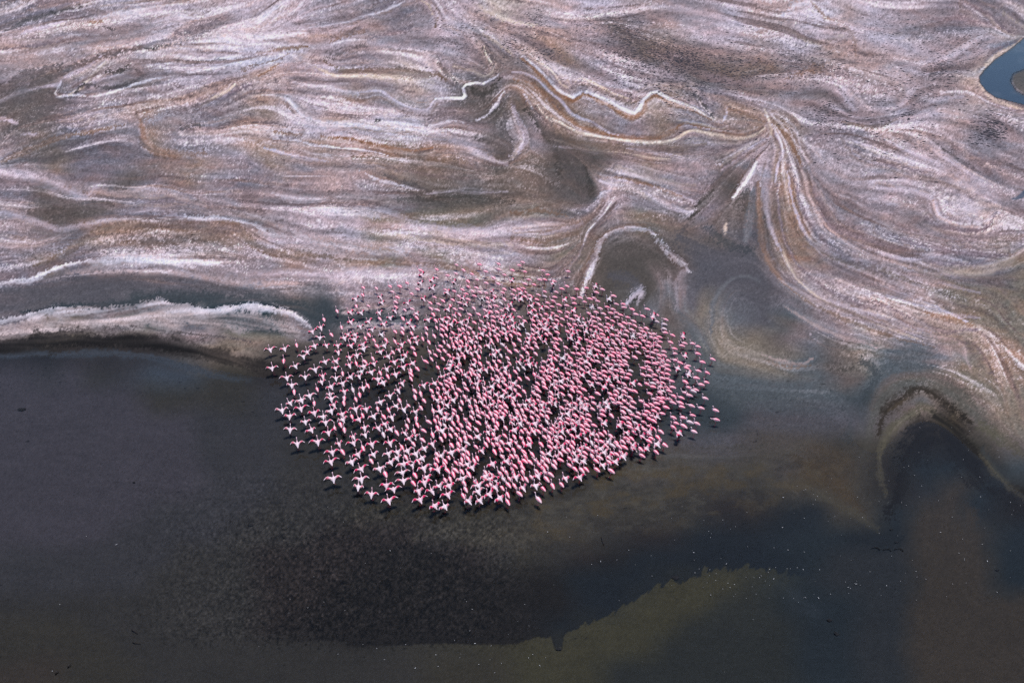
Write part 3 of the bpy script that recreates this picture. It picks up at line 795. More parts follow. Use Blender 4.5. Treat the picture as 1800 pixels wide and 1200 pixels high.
class Bld:
    def __init__(s): s.V = []; s.F = []; s.C = []
    def ring_loft(s, path, rad, col, n=8, cap=True, updir=(0, 1, 0)):
        P = np.array(path, float); T = np.gradient(P, axis=0); T /= np.linalg.norm(T, axis=1)[:, None] + 1e-9
        base = len(s.V); u0 = np.array(updir, float)
        for i in range(len(P)):
            b = np.cross(T[i], u0); b /= np.linalg.norm(b) + 1e-9       # in the symmetry plane
            a = u0
            for k in range(n):
                th = 2 * math.pi * k / n
                s.V.append(P[i] + a * math.cos(th) * rad[i][0] + b * math.sin(th) * rad[i][1])
                c = col[i] if not callable(col) else col(i, th)
                s.C.append(c)
        for i in range(len(P) - 1):
            for k in range(n):
                q = (k + 1) % n
                s.F.append((base + i * n + k, base + i * n + q, base + (i + 1) * n + q, base + (i + 1) * n + k))
        if cap:
            for i, sg in ((0, 1), (len(P) - 1, -1)):
                for k in range(1, n // 2):
                    A = base + i * n
                    quad = (A + k - 1, A + k, A + n - k - 1, A + (n - k) % n) if k > 1 else (A, A + 1, A + n - 2, A + n - 1)
                    if len(set(quad)) == 4: s.F.append(quad[::sg])
    def wing(s, joints, chords, drops, side, colfn):
        # joints: leading edge from shoulder to tip; chords: length backwards; drops: trailing edge fall
        J = np.array(joints, float); n = len(J); m = 5; base = len(s.V)
        for surf in (1, -1):
            for i in range(n):
                for k in range(m):
                    f = k / (m - 1)
                    th = 0.016 * math.sin(math.pi * min(1, f * 1.15 + .08)) * (1 - .6 * i / (n - 1)) + .002
                    back = np.array([-chords[i] * f, 0, -drops[i] * f + surf * th + 0.02 * math.sin(math.pi * f)])
                    if i == n - 1: back = back + np.array([0, -.05 * f, 0])
                    p = J[i] + back; s.V.append(p * np.array([1, side, 1])); s.C.append(colfn(i / (n - 1), f, surf))
        o2 = n * m
        for i in range(n - 1):
            for k in range(m - 1):
                a, b, c, d = base + i * m + k, base + i * m + k + 1, base + (i + 1) * m + k + 1, base + (i + 1) * m + k
                q1, q2 = (a, b, c, d), (a + o2, d + o2, c + o2, b + o2)
                if side < 0: q1, q2 = q1[::-1], q2[::-1]
                s.F += [q1, q2]
        def rim(a, b): s.F.append((a, b, b + o2, a + o2) if side < 0 else (b, a, a + o2, b + o2))
        for i in range(n - 1):
            rim(base + (i + 1) * m, base + i * m); rim(base + i * m + m - 1, base + (i + 1) * m + m - 1)
        for k in range(m - 1):
            rim(base + (n - 1) * m + k + 1, base + (n - 1) * m + k)

def wing_col(sp, f, surf):
    if sp > .9 and f > .3: return BLKF
    if f > 0.70 and sp > .15: return BLKF
    if sp > .5 and f > .45: return BLKF
    if surf < 0: return SAL if f < .5 else BLKF
    if .3 < sp < .75 and .2 < f < .55: return RED
    if .1 < sp < .3 and .4 < f < .55: return SAL
    if f < .2 and .3 < sp < .7: return SAL
    return WHT

def flamingo(seed, pose, neck):
    r = random.Random(seed); j = lambda a: r.uniform(-a, a); B = Bld()
    nx, nz = {'up': (0.0, 0.0), 'back': (-.05, -.03), 'fwd': (.10, -.06), 'low': (.14, -.30)}[neck]
    lean = j(.02)
    path = [(-.31, 0, .585), (-.24, 0, .615), (-.14, 0, .640), (-.03, 0, .655), (.08, 0, .665), (.155, 0, .68), (.20, 0, .715),
            (.222 + nx * .5, 0, .775 + nz * .25), (.205 + nx * .8, lean, .85 + nz * .6), (.195 + nx, lean, .93 + nz), (.21 + nx, lean, 1.0 + nz), (.238 + nx, lean, 1.035 + nz),
            (.272 + nx, lean, 1.03 + nz), (.30 + nx, lean, 1.005 + nz), (.318 + nx, lean, .968 + nz), (.312 + nx, lean, .94 + nz)]
    rad = [(.018, .010), (.05, .032), (.095, .072), (.118, .105), (.112, .108), (.078, .085), (.045, .052),
           (.034, .036), (.029, .030), (.028, .029), (.029, .030), (.036, .038), (.034, .036), (.020, .023), (.015, .017), (.004, .005)]
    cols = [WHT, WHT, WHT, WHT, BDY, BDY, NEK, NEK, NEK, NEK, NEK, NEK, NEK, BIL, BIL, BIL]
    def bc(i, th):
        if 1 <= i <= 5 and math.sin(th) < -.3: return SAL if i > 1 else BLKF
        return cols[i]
    # find which way the ring's "up" points: b = T x y, for T=+x gives +z
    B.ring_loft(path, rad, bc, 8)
    k = (r.choice([-.03, .0, .03]), r.choice([-.04, 0, .05]))
    for s_, kk in ((1, k[0]), (-1, k[1])):
        B.ring_loft([(-.01 + kk * .2, s_ * .04, .58), (-.035 + kk, s_ * .042, .33), (-.005 + kk, s_ * .045, .012)],
                    [(.026, .026), (.013, .013), (.011, .011)], [SAL, LEG, LEG], 4)
        b0 = len(B.V)
        for p in ((-.03, 0, .012), (.075, .035, .008), (.075, -.035, .008), (.02, 0, .03)):
            B.V.append(np.array(p) + np.array((kk, s_ * .045, 0))); B.C.append(LEG)
        B.F += [(b0, b0 + 1, b0 + 3, b0 + 3), (b0, b0 + 3, b0 + 2, b0 + 2), (b0 + 1, b0 + 2, b0 + 3, b0 + 3), (b0, b0 + 2, b0 + 1, b0 + 1)]
    if pose == 'fold':
        for s_ in (1, -1):
            def fc(i, th):
                up = math.sin(th)
                if i >= 5: return BLKF if up < .3 else WHT
                if up < -.75: return RED if 1 <= i <= 3 else SAL
                if up < -.4: return SAL if i < 4 else BDY
                return WHT if up > .3 else BDY
            B.ring_loft([(.16, s_ * .070, .68), (.10, s_ * .088, .688), (.0, s_ * .095, .682), (-.12, s_ * .078, .662), (-.24, s_ * .045, .625), (-.34, s_ * .02, .585), (-.38, s_ * .012, .57)],
                        [(.01, .012), (.032, .055), (.040, .082), (.040, .078), (.030, .052), (.016, .022), (.004, .006)], fc, 6)
    else:
        for s_ in (1, -1):
            if pose == 'half':
                up = j(.09); ex = 1 + j(.28)
                J = [(.10, .075, .715), (.06, .15 * ex, .79 + up * .5), (.05, .23 * ex, .87 + up), (.05, .30 * ex, .88 + up), (.01, .36 * ex, .83 + up), (-.05, .40 * ex, .76 + up)]
                ch = [.27, .29, .30, .32, .26, .12]; dr = [.02, .03, .05, .09, .11, .07]
            else:
                up = j(.06) + (.04 if s_ > 0 else 0); ex = 1 + j(.12)
                J = [(.11, .075, .715), (.11, .18 * ex, .77 + up * .5), (.11, .29 * ex, .83 + up), (.08, .39 * ex, .835 + up), (.01, .49 * ex, .79 + up), (-.06, .57 * ex, .73 + up)]
                ch = [.26, .28, .28, .28, .22, .08]; dr = [.01, .02, .03, .04, .05, .03]
            B.wing(J, ch, dr, s_, wing_col)
    V = np.array(B.V, np.float32); C = np.array(B.C, np.float32)
    T = []
    for f in B.F:
        T.append((f[0], f[1], f[2]))
        if f[3] != f[2]: T.append((f[0], f[2], f[3]))
    return V, np.array(T, np.int32), C

PROTO = {'f': [flamingo(1, 'fold', 'up'), flamingo(2, 'fold', 'back'), flamingo(3, 'fold', 'fwd'), flamingo(4, 'fold', 'up'), flamingo(5, 'fold', 'low')],
         'h': [flamingo(11 + i, 'half', ['up', 'fwd', 'up', 'back', 'up', 'fwd'][i % 6]) for i in range(12)],
         's': [flamingo(31 + i, 'spread', ['up', 'fwd', 'up', 'up'][i % 4]) for i in range(7)]}

mf, nt, N, Lk = nmat("flamingo_plumage")
out = N("ShaderNodeOutputMaterial"); bs = N("ShaderNodeBsdfPrincipled"); Lk(bs.outputs[0], out.inputs[0])
at = N("ShaderNodeAttribute"); at.attribute_name = "plume"
oi = N("ShaderNodeObjectInfo"); tc = N("ShaderNodeTexCoord")
nz_ = noise_node(nt, tc.outputs['Object'], 22, 2, .6)
hs = N("ShaderNodeHueSaturation"); Lk(at.outputs['Color'], hs.inputs['Color'])
Lk(math_node(nt, 'MULTIPLY_ADD', oi.outputs['Random'], .5, .74), hs.inputs['Saturation'])
Lk(math_node(nt, 'MULTIPLY_ADD', nz_, .18, .91), hs.inputs['Value'])
Lk(hs.outputs[0], bs.inputs['Base Color'])
bs.inputs['Roughness'].default_value = .7; bs.inputs['Specular IOR Level'].default_value = .2

FRINGE = """739,475f 740,482h 738,497h 715,496f 638,504f 661,505f 685,502f 702,503f 689,511f 733,508f 723,515f 637,517f 698,522f 668,522h 625,526h 670,532h 695,530f 744,526h 717,532s 626,537f 647,536f 695,538f 711,543f 724,542f 592,545f 615,549h 634,549h 666,549h 694,547h 732,550h 569,560f 667,559f 685,558h 708,559f 732,558f 616,566h 647,564h 674,569h 718,567h 600,574f 564,576h 633,574h 654,578h 694,581f 707,577f 707,584f 725,576h 549,582h 582,587f 612,587h 624,587h 648,588f 670,587h 723,584f 562,593h 605,594h 623,597h 642,593f 657,597f 678,597f 694,599f 719,599f 729,593h 521,605f 553,607h 573,606h 593,606h 616,607h 637,604s 637,612s 662,607f 675,607h 706,605h 732,601h 473,614s 500,612h 690,617f 701,614h 540,619h 534,626s 595,619h 668,617h 627,624h 614,628h 499,634f 655,629f 682,626h 712,624h 707,632h 729,621f 518,643s 571,635h 590,635h 626,638f 641,635f 657,638h 614,642h 639,643h
480,648h 553,649s 589,646h 602,655f 635,652h 652,654h 668,655f 680,648s 707,647s 722,650f 722,657f 722,664f 733,647f 502,664s 535,663h 566,661h 564,670h 589,664s 602,672s 617,661h 630,662h 512,677h 517,688f 557,682f 582,679h 620,684f 636,682h 646,677f 662,666h 672,672h 544,694s 509,707h 529,703h 552,707f 580,692h 605,689h 581,701s 605,699f 604,707f 625,700f 632,693f 589,712h 584,721h 529,718s 496,722h 508,730h 552,724h 567,731h 624,719s 642,717h 537,740h 572,742s 602,727h 618,730f 601,736h 598,745f 605,754f 588,752f 637,728f 632,737h 508,752s 549,755h 576,762s 641,750h 522,779s 559,777s 594,780h 622,778s 622,767h 643,765h 653,779s 683,779s 582,793s 602,793f 638,787f 628,797s
581,812s 617,811h 652,808f 685,810h 710,813s 586,838s 635,823s 667,822h 677,832f 707,829s 725,817h 729,834f 742,822s 636,842s 628,856h 653,866s 679,850s 707,844s 726,848f 692,859s 682,879s 733,862h 738,877s 761,863s 770,855h 762,887h 781,888h 786,870s 743,847s 748,837h 770,825s 800,825f 787,852h 782,842f 818,858f 815,870f 822,882h 842,878s 657,797h 681,796s 732,798s 697,795h 698,802h 717,791h
891,881f 945,875f 912,867f 892,867f 876,872h 858,870s 954,857f 940,853h 971,852f 987,850f 1019,837s 992,838h 960,841f 840,863s 904,852f 920,857h 882,855f 870,857h 945,837h 916,838f 967,833f 893,851f
1050,825f 1073,827f 1031,823f 1022,825f 1010,822f 1057,817h 1082,813h 1071,812f 1092,802h 1047,808f 1127,798f 1153,792f 1168,779f 1125,788f 1111,789h 1136,786h 1114,782h 1154,780h 1140,774f 1192,762h 1220,757f 1156,767f 1144,769f 1182,749f 1201,748f 1161,757f 1212,741f 1224,743f 1217,728f 1200,733f 1183,733f 1188,742f 1214,713f 1232,716f 1257,720f 1259,737f 1238,699f 1198,713f 1195,707f 1182,707f 1197,698f 1211,694f 1184,695f 1204,689f 1218,686f 1223,683f 1210,680f 1232,675f 1240,669f 1223,664f 1204,670f 1208,659h 1241,652f 1227,651f
1251,630f 1234,636f 1225,621f 1227,607f 1217,603f 1203,602f 1198,607f 1200,592h 1204,625h 1210,642f 1206,646f 1182,588f 1170,560f 1167,569f 1167,577f 1153,553f 1154,564f 1137,543f 1117,552f 1111,543f 1095,533f 1096,539f 1078,520f 1083,533f 1070,526h 1058,508f 1046,504h 1048,513f 1030,505f 1013,508f 1044,523f 1050,528f 1036,525f 1019,523f 1027,529f 1007,524f 1009,532f 1129,555f 1147,558h 1178,601f 1185,612f 1186,620f 1187,633f 1195,637f 1191,647h 1169,584f
767,472f 802,464f 842,464f 876,463f 876,473f 918,460f 912,465f 814,474f 786,483f 801,479f 829,480f 853,477f 886,482f 900,474f 922,476f 954,474f 962,482f 998,476f 767,487f 758,493h 797,497h 822,494f 838,490f 867,488f 854,497f 875,498f 899,494h 929,490f 922,498f 938,499f 948,491f 957,490f 973,494f 971,498h 996,502f 987,507f 977,512f 760,507s 782,508f 785,515h 812,508f 823,503f 837,505f 886,507f 903,510f 911,507f 919,506f 883,513f 864,512h 900,516f 923,513f 957,511f 957,519f 992,526h"""
rnd = random.Random(5)
birds = []
for tok in FRINGE.split():
    a, b = tok[:-1].split(","); birds.append((float(a), float(b), tok[-1]))
n_fringe = len(birds)
DENSE = [(745, 585), (752, 520), (790, 505), (870, 515), (950, 515), (1000, 520), (1050, 530), (1110, 555), (1160, 590), (1180, 650), (1185, 700), (1162, 750), (1120, 780),
         (1080, 800), (1020, 815), (960, 832), (900, 848), (850, 855), (800, 845), (760, 835), (735, 812), (690, 806), (645, 790), (640, 740), (648, 690), (665, 650), (700, 620)]
def inside(x, y, P):
    c = False; n = len(P); k = n - 1
    for i in range(n):
        if (P[i][1] > y) != (P[k][1] > y) and x < (P[k][0] - P[i][0]) * (y - P[i][1]) / (P[k][1] - P[i][1]) + P[i][0]: c = not c
        k = i
    return c
cell = {}
def near(x, y, dx, dy):
    ci_, cj_ = int(x // 16), int(y // 16)
    for a in (-1, 0, 1):
        for b in (-1, 0, 1):
            for (px, py) in cell.get((ci_ + a, cj_ + b), ()):
                if ((px - x) / dx) ** 2 + ((py - y) / dy) ** 2 < 1: return True
    return False
def put(x, y): cell.setdefault((int(x // 16), int(y // 16)), []).append((x, y))
for x, y, p in birds: put(x, y)
gapn = fbm(GX / 16 + GY / 40, GY / 30, 801, 2)
def S01(a, b, v):
    t = min(1, max(0, (v - a) / (b - a))); return t * t * (3 - 2 * t)
for t_ in range(26000):
    x, y = rnd.uniform(630, 1200), rnd.uniform(500, 860)
    if not inside(x, y, DENSE): continue
    gi = gapn[int((y - Y0) / STEP), int((x - X0) / STEP)]
    sc = px_per_m(y) / 20.5
    loose = 1.75 - .75 * S01(660, 800, x) + .35 * (1 - S01(545, 585, y)) + .25 * (1 - S01(745, 800, x)) * (1 - S01(700, 760, y))
    d = 6.7 * sc * loose * (1 + max(0, gi + .03) * 4.0)
    if near(x, y, d * 1.05, d * .92): continue
    open_p = .62 * (1 - S01(640, 800, x)) + .22 * S01(640, 800, x)
    open_p += (.08 - open_p) * S01(980, 1120, x) * (1 - S01(720, 800, y)) * .9
    p = 'f'
    if rnd.random() < open_p: p = 's' if rnd.random() < .22 else 'h'
    put(x, y); birds.append((x, y, p))

def heading(x, y):
    h = 112 + 12 * S01(520, 760, x) - 10 * S01(800, 860, y) * (1 - S01(700, 800, x))
    h += 26 * S01(850, 1080, x) * (1 - .65 * S01(680, 820, y)) + 12 * S01(1080, 1200, x)
    h += 24 * (1 - S01(490, 610, y)) * (1 - .8 * S01(1000, 1150, x)) * S01(560, 700, x)
    return h
POSE_W = {'f': 1.0, 'h': 1.45, 's': 2.1}
info = []
for i, (x, y, p) in enumerate(birds):
    size = px_per_m(y) ** 2 * POSE_W[p]
    info.append(dict(x=x, y=y, p=p, size=size, i=i))
# the rim of the flock: nearest, leftmost and rightmost birds always stand on their own
def rim_of(key, bins, pick, cond):
    d = {}
    for b in info:
        if not cond(b): continue
        k = int(b[key] // bins)
        if k not in d or pick(b, d[k]): d[k] = b
    return [d[k] for k in sorted(d)]
near_rim = rim_of('x', 18, lambda a, b: a['y'] > b['y'], lambda b: b['y'] > 600)
left_rim = [b for b in rim_of('y', 15, lambda a, b: a['x'] < b['x'], lambda b: 590 < b['y'] < 830) if b not in near_rim]
right_rim = [b for b in rim_of('y', 13, lambda a, b: a['x'] > b['x'], lambda b: 590 < b['y'] < 790 and b['x'] > 1140) if b not in near_rim]
rim_ids = {b['i'] for b in near_rim + left_rim + right_rim}
order = sorted(info, key=lambda b: (b['i'] not in rim_ids, -b['size']))
own = order[:300]; mass = order[300:]
WORD = {'f': "wings folded", 'h': "wings half raised", 's': "wings spread wide"}
ORD = "first second third fourth fifth sixth seventh eighth ninth tenth eleventh twelfth thirteenth fourteenth fifteenth sixteenth seventeenth eighteenth nineteenth twentieth".split()
ORD += ["twenty-" + o for o in ORD[:9]] + ["thirtieth"] + ["thirty-" + o for o in ORD[:9]] + ["fortieth"] + ["forty-" + o for o in ORD[:9]] + ["fiftieth"]
for k, b in enumerate(left_rim): b['lab'] = "pink flamingo with %s, %s down the flock's left edge" % (WORD[b['p']], ORD[k])
for k, b in enumerate(right_rim): b['lab'] = "pink flamingo with %s, %s down the flock's right edge" % (WORD[b['p']], ORD[k])
for k, b in enumerate(near_rim): b['lab'] = "pink flamingo with %s, %s from the left along the near edge" % (WORD[b['p']], ORD[k])
lo = max(own, key=lambda b: b['y']); lo['lab'] = "pink flamingo with %s, lowest of the whole flock" % WORD[lo['p']]
le = min(own, key=lambda b: b['x']); le['lab'] = "pink flamingo with %s, farthest left of the whole flock" % WORD[le['p']]
ri_ = max(own, key=lambda b: b['x']); ri_['lab'] = "pink flamingo with %s, farthest right of the whole flock" % WORD[ri_['p']]
cols_ = {}
for b in info: cols_.setdefault(int(b['x'] // 18), []).append(b)
rimk = {int(b['x'] // 18): k for k, b in enumerate(near_rim)}
for c_, L_ in cols_.items():
    L_.sort(key=lambda b: -b['y'])
    for r_i, b in enumerate(L_):
        if c_ in rimk and 0 < r_i < len(ORD):
            b.setdefault('lab', "pink flamingo with %s, %s one straight behind the near edge's %s bird" % (WORD[b['p']], ORD[r_i - 1], ORD[rimk[c_]]))
for q, b in enumerate(sorted([b for b in own if 'lab' not in b], key=lambda b: b['x'])):
    b['lab'] = "pink flamingo with %s on the flock's far fringe, %s such from the left" % (WORD[b['p']], ORD[q])
def place(b):
    r = random.Random(b['i'] * 7 + 3)
    bz = bed_z(b['x'], b['y'] + 10)
    wx_, wy_ = ground_xy(b['x'], b['y'], bz + .76)
    hd = math.radians(heading(b['x'], b['y']) + r.gauss(0, 9 if b['p'] == 'f' else 7))
    pr = r.choice(range(len(PROTO[b['p']])))
    if b['p'] == 'f' and pr == 4 and r.random() < .7: pr = 0
    return wx_, wy_, bz, hd, pr, r.uniform(.98, 1.14), r
PM = {}
for k, L_ in PROTO.items():
    for i, (V, T, C) in enumerate(L_):
        PM[k, i] = raw_mesh("flamingo", V, T, [("plume", 'FLOAT_COLOR', C)], [mf])
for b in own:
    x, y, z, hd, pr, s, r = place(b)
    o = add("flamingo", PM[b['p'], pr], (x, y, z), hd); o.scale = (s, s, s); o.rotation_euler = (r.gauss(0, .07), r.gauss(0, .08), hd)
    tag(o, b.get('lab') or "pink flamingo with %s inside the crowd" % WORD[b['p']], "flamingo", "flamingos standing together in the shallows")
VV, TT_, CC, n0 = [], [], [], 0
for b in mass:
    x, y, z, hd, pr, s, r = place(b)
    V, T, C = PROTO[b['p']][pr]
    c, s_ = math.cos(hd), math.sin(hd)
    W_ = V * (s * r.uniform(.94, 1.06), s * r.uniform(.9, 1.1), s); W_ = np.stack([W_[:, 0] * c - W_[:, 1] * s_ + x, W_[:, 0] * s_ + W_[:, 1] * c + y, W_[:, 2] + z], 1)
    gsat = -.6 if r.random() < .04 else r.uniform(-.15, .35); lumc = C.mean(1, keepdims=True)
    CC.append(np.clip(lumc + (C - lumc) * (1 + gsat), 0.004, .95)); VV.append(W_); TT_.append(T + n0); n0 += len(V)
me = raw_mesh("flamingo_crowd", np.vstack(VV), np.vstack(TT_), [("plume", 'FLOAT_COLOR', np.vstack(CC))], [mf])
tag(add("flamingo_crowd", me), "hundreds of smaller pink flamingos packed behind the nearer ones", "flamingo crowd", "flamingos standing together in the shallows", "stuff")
print("birds", len(birds), "fringe", n_fringe, "tris", sum(len(t) for t in TT_))

# ---------------------------------------------------------------- clods, feathers and flotsam
def simple_mat(name, col, rough=.8, var=.3, sc=9):
    m, nt, N, Lk = nmat(name)
    out = N("ShaderNodeOutputMaterial"); bs = N("ShaderNodeBsdfPrincipled"); Lk(bs.outputs[0], out.inputs[0])
    tc = N("ShaderNodeTexCoord"); f = noise_node(nt, tc.outputs['Object'], sc, 3)
    cr = N("ShaderNodeValToRGB"); Lk(f, cr.inputs[0])
    cr.color_ramp.elements[0].position = .3; cr.color_ramp.elements[1].position = .7
    cr.color_ramp.elements[0].color = (*[c * (1 - var) for c in col], 1); cr.color_ramp.elements[1].color = (*[min(1, c * (1 + var)) for c in col], 1)
    Lk(cr.outputs[0], bs.inputs['Base Color']); bs.inputs['Roughness'].default_value = rough; bs.inputs['Specular IOR Level'].default_value = .2
    return m
m_clod = simple_mat("dark_clod", (.032, .027, .034)); m_feather = simple_mat("white_feather", (.45, .44, .45)); m_wood = simple_mat("wet_wood", (.022, .017, .016)); m_weed = simple_mat("black_weed", (.012, .012, .014))
rn = np.random.default_rng(77)
def clods():
    spots = [(1075, 45, 60, 34, 380), (1105, 70, 55, 34, 520), (1175, 92, 60, 32, 560), (1205, 108, 34, 22, 300), (1150, 130, 90, 40, 420), (1250, 120, 90, 46, 520), (1330, 115, 80, 40, 380),
             (940, 40, 24, 24, 160), (908, 82, 34, 26, 190), (960, 98, 30, 14, 130), (800, 55, 90, 48, 300), (850, 75, 60, 60, 160), (1200, 160, 60, 40, 200), (1420, 110, 80, 40, 280), (1655, 118, 24, 26, 190), (1600, 150, 60, 40, 160),
             (1690, 80, 80, 46, 320), (1742, 228, 34, 26, 230), (1455, 205, 34, 26, 130), (1595, 200, 14, 10, 34), (1570, 50, 60, 26, 130), (1000, 60, 70, 50, 150), (1580, 245, 60, 30, 40), (1120, 115, 50, 30, 200), (1540, 180, 220, 110, 420), (1350, 60, 200, 60, 260)]
    V, T, n0 = [], [], 0
    for (cx, cy, sx, sy, n) in spots:
        for _ in range(int(n * 2.5)):
            x = cx + rn.normal() * sx * .55; y = cy + rn.normal() * sy * .55
            if y < -30 or x > 1960: continue
            gx, gy = ground_xy(x, y); s = min(.24, rn.lognormal(-2.25, .55)); e = rn.uniform(1.0, 1.9); a = rn.normal() * .35
            hgt = s * rn.uniform(.15, .4); z0 = bed_z(x, y) - .01
            k = 6; ph = rn.uniform(0, 6.28)
            ring = []
            for q in range(k):
                th = ph + 2 * math.pi * q / k; rr = s * rn.uniform(.7, 1.2)
                lx, ly = rr * e * math.cos(th), rr * math.sin(th)
                ring.append((gx + lx * math.cos(a) - ly * math.sin(a), gy + lx * math.sin(a) + ly * math.cos(a), z0))
            V += ring + [(gx + rn.normal() * s * .2, gy + rn.normal() * s * .2, z0 + hgt)]
            T += [(n0 + q, n0 + (q + 1) % k, n0 + k) for q in range(k)]; n0 += k + 1
    return V, T
V, T = clods()
tag(add("mud_clods", raw_mesh("mud_clods", V, T, (), [m_clod], False)), "countless small dark clods and tufts strewn over the far flat", "clods", None, "stuff")

def feathers():
    V, T, n0 = [], [], 0
    pts = []
    for _ in range(150): pts.append((rn.uniform(1180, 1800), rn.uniform(860, 1060)))
    for _ in range(45): pts.append((rn.normal(1640, 90), rn.normal(860, 45)))
    for _ in range(40): pts.append((rn.normal(1425, 30), rn.normal(872, 14)))
    for _ in range(45): pts.append((rn.uniform(900, 1300), rn.uniform(900, 1100)))
    for _ in range(45): pts.append((rn.uniform(450, 950), rn.uniform(880, 1190)))
    for _ in range(40): pts.append((rn.normal(1430, 50), rn.normal(1030, 30)))
    for _ in range(40): pts.append((rn.uniform(0, 1800), rn.uniform(900, 1190)))
    for _ in range(30): pts.append((rn.normal(850, 60), rn.normal(1160, 16)))
    for _ in range(24): pts.append((rn.normal(1290, 60), rn.normal(1015, 18)))
    pts += [(203, 957), (1510, 803), (813, 1038), (830, 1070), (826, 1108), (632, 1165), (327, 1160), (92, 1179), (1617, 862), (1615, 795), (1704, 758), (1735, 818), (1583, 1021), (1590, 1019), (440, 675), (255, 708), (1400, 1010), (1782, 905), (1480, 1100)]
    for (x, y) in pts:
        if y > 1195 or y < 640 or (rn.random() < .5 and len(V) < 2100): continue
        gx, gy = ground_xy(x, y); l = rn.uniform(.018, .042) * (1.6 if rn.random() < .12 else 1); w = l * rn.uniform(.25, .5); a = rn.uniform(0, 6.28)
        z0 = max(bed_z(x, y), 0) + .006
        for (px, py, pz) in ((-1, 0, .004), (-.2, 1, 0), (1, .2, .02), (.9, -.2, .02), (-.2, -1, 0), (0, 0, .018)):
            lx, ly = px * l, py * w
            V.append((gx + lx * math.cos(a) - ly * math.sin(a), gy + lx * math.sin(a) + ly * math.cos(a), z0 + pz))
        T += [(n0 + i, n0 + 5, n0 + (i + 1) % 5) for i in range(5)]; n0 += 6
    return V, [t[::-1] for t in T]
V, T = feathers()
tag(add("floating_feathers", raw_mesh("floating_feathers", V, T, (), [m_feather], True)), "tiny white feathers scattered over the dark shallows", "feathers", None, "stuff")

def stick(name, pts, r0, mat, label, cat, group=None):
    P = [(*ground_xy(x, y), max(0, bed_z(x, y)) + r0 * .7 + dz) for x, y, dz in pts]
    c0 = np.array(P[0]); V, T = [], []
    k = 6
    for i, p in enumerate(P):
        rr = r0 * (1 - .55 * i / (len(P) - 1))
        d = np.array(P[min(i + 1, len(P) - 1)]) - np.array(P[max(i - 1, 0)]); d /= np.linalg.norm(d)
        n_ = np.cross(d, (0, 0, 1)); n_ /= np.linalg.norm(n_) + 1e-9; b_ = np.cross(n_, d)
        for q in range(k):
            th = 2 * math.pi * q / k; jit = rn.uniform(.8, 1.2)
            V.append(np.array(p) - c0 + (n_ * math.cos(th) + b_ * math.sin(th)) * rr * jit)
    for i in range(len(P) - 1):
        for q in range(k):
            a, b = i * k + q, i * k + (q + 1) % k
            T += [(a, b, b + k), (a, b + k, a + k)]
    for e, sg in ((0, -1), (len(P) - 1, 1)):
        for q in range(1, k - 1): T.append(((e * k, e * k + q, e * k + q + 1))[::sg])
    o = add(name, raw_mesh(name, V, T, (), [mat], True), tuple(c0)); return tag(o, label, cat, group)
def lump(name, x, y, sx, sy, sz, mat, label, cat, seed, spikes=0):
    r = np.random.default_rng(seed); V, T = [], []
    nr, k = 5, 10
    for i in range(nr):
        ph = math.pi / 2 * i / (nr - 1)
        for q in range(k):
            th = 2 * math.pi * q / k; jt = r.uniform(.72, 1.28)
            V.append((sx * jt * math.cos(ph) * math.cos(th), sy * jt * math.cos(ph) * math.sin(th), sz * math.sin(ph) * r.uniform(.8, 1.2) - .02))
    for i in range(nr - 1):
        for q in range(k):
            a, b = i * k + q, i * k + (q + 1) % k
            T += [(a, b, b + k), (a, b + k, a + k)]
    for s in range(spikes):
        a = r.uniform(0, 6.28); l = r.uniform(1.3, 2.2); b0 = len(V); w = .12
        V += [(sx * .4 * math.cos(a + w), sy * .4 * math.sin(a + w), sz * .7), (sx * .4 * math.cos(a - w), sy * .4 * math.sin(a - w), sz * .7), (sx * .4 * math.cos(a), sy * .4 * math.sin(a), sz * .2), (sx * l * math.cos(a), sy * l * math.sin(a), sz * .25)]
        T += [(b0, b0 + 1, b0 + 3), (b0 + 1, b0 + 2, b0 + 3), (b0 + 2, b0, b0 + 3)]
    gx, gy = ground_xy(x, y); z0 = max(0, bed_z(x, y)); V = [(a * .62, b * .62, c * .6) for a, b, c in V]
    return tag(add(name, raw_mesh(name, V, T, (), [mat], False), (gx, gy, z0)), label, cat)
stick("driftwood_stick", [(231, 1106, 0), (236, 1109, .02), (242, 1113, 0)], .035, m_wood, "short dark stick floating low left, upper one of the pair", "stick", "sticks floating in the shallows")
stick("driftwood_stick", [(233, 1128, 0), (239, 1130, .015), (247, 1130, 0)], .03, m_wood, "thin dark stick floating low left, lower one of the pair", "stick", "sticks floating in the shallows")
stick("driftwood_stick", [(97, 1184, 0), (101, 1181, .03), (104, 1180, 0)], .045, m_wood, "stubby dark stick near the bottom left corner, nearer one", "stick", "sticks floating in the shallows")
stick("driftwood_stick", [(119, 1172, 0), (122, 1170, .03), (125, 1167, 0)], .045, m_wood, "stubby dark stick near the bottom left corner, farther one", "stick", "sticks floating in the shallows")
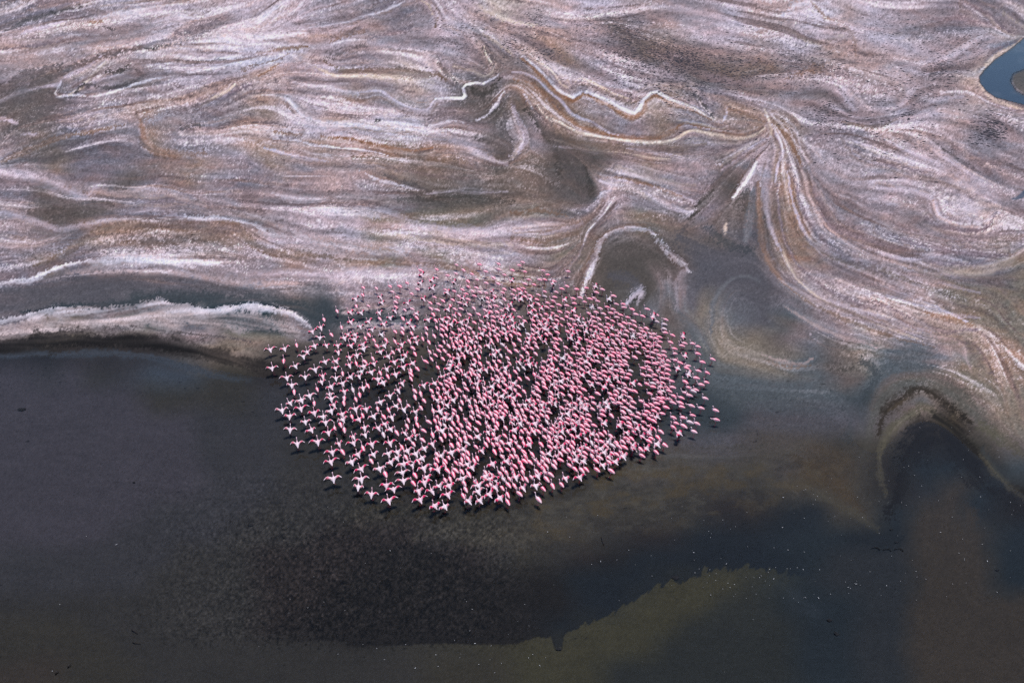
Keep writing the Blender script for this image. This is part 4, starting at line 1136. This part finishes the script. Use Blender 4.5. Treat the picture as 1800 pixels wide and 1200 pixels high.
stick("driftwood_stick", [(1057, 943, 0), (1059, 951, .03), (1062, 958, 0)], .03, m_wood, "dark stick on the mud edge below the flock", "stick", "sticks floating in the shallows")
stick("driftwood_stick", [(336, 414.5, 0), (340, 414, .03), (344, 413.5, 0)], .03, m_wood, "dark stick lying on the pale flat at the left", "stick", "sticks floating in the shallows")
lump("weed_clump", 982, 1140, .30, .12, .06, m_weed, "black weed clump at the tip of the dark algae edge", "weed", 3)
lump("weed_clump", 1188, 1014, .36, .22, .08, m_weed, "black ragged weed clump beside the torn algae edge", "weed", 4, 7)
lump("dead_bird", 1458, 1089, .24, .15, .10, m_weed, "dark bedraggled dead bird in the lower right water, upper one", "dead bird", 5, 5)
lump("dead_bird", 1470, 1113, .22, .18, .10, m_weed, "dark bedraggled dead bird in the lower right water, lower one", "dead bird", 6, 5)
lump("weed_clump", 1753, 1001, .16, .10, .06, m_weed, "small black weed clump near the right edge of the water", "weed", 8, 3)
lump("weed_clump", 1566, 930, .16, .10, .06, m_weed, "small black weed clump where the brown mud spit ends", "weed", 9, 2)
lump("weed_clump", 1576, 952, .22, .09, .05, m_weed, "flat black weed clump just below the mud spit end", "weed", 10, 2)
lump("weed_clump", 235, 847, .16, .09, .05, m_weed, "small black weed clump in the left grey shallows", "weed", 11, 3)
lump("weed_clump", 38, 719, .5, .28, .05, m_weed, "spiky black weed patch near the left edge of the lake", "weed", 12, 9)
lump("weed_clump", 440, 922, .3, .16, .05, m_weed, "black weed patch below left of the flock", "weed", 13, 5)
def arc(cx, cy, rx, a0, a1, label):
    pts = []
    for k in range(9):
        a = math.radians(a0 + (a1 - a0) * k / 8); pts.append((cx + rx * math.cos(a), cy - rx * .55 * math.sin(a), 0))
    stick("weed_arc", pts, .035, m_weed, label, "weed", "curved weed strands in the right shallows")
arc(1538, 966, 8, 0, 150, "curved black weed strand, leftmost of the three arcs")
arc(1559, 968, 7, 0, 150, "curved black weed strand, middle of the three arcs")
arc(1579, 968, 8, 0, 150, "curved black weed strand, rightmost of the three arcs")
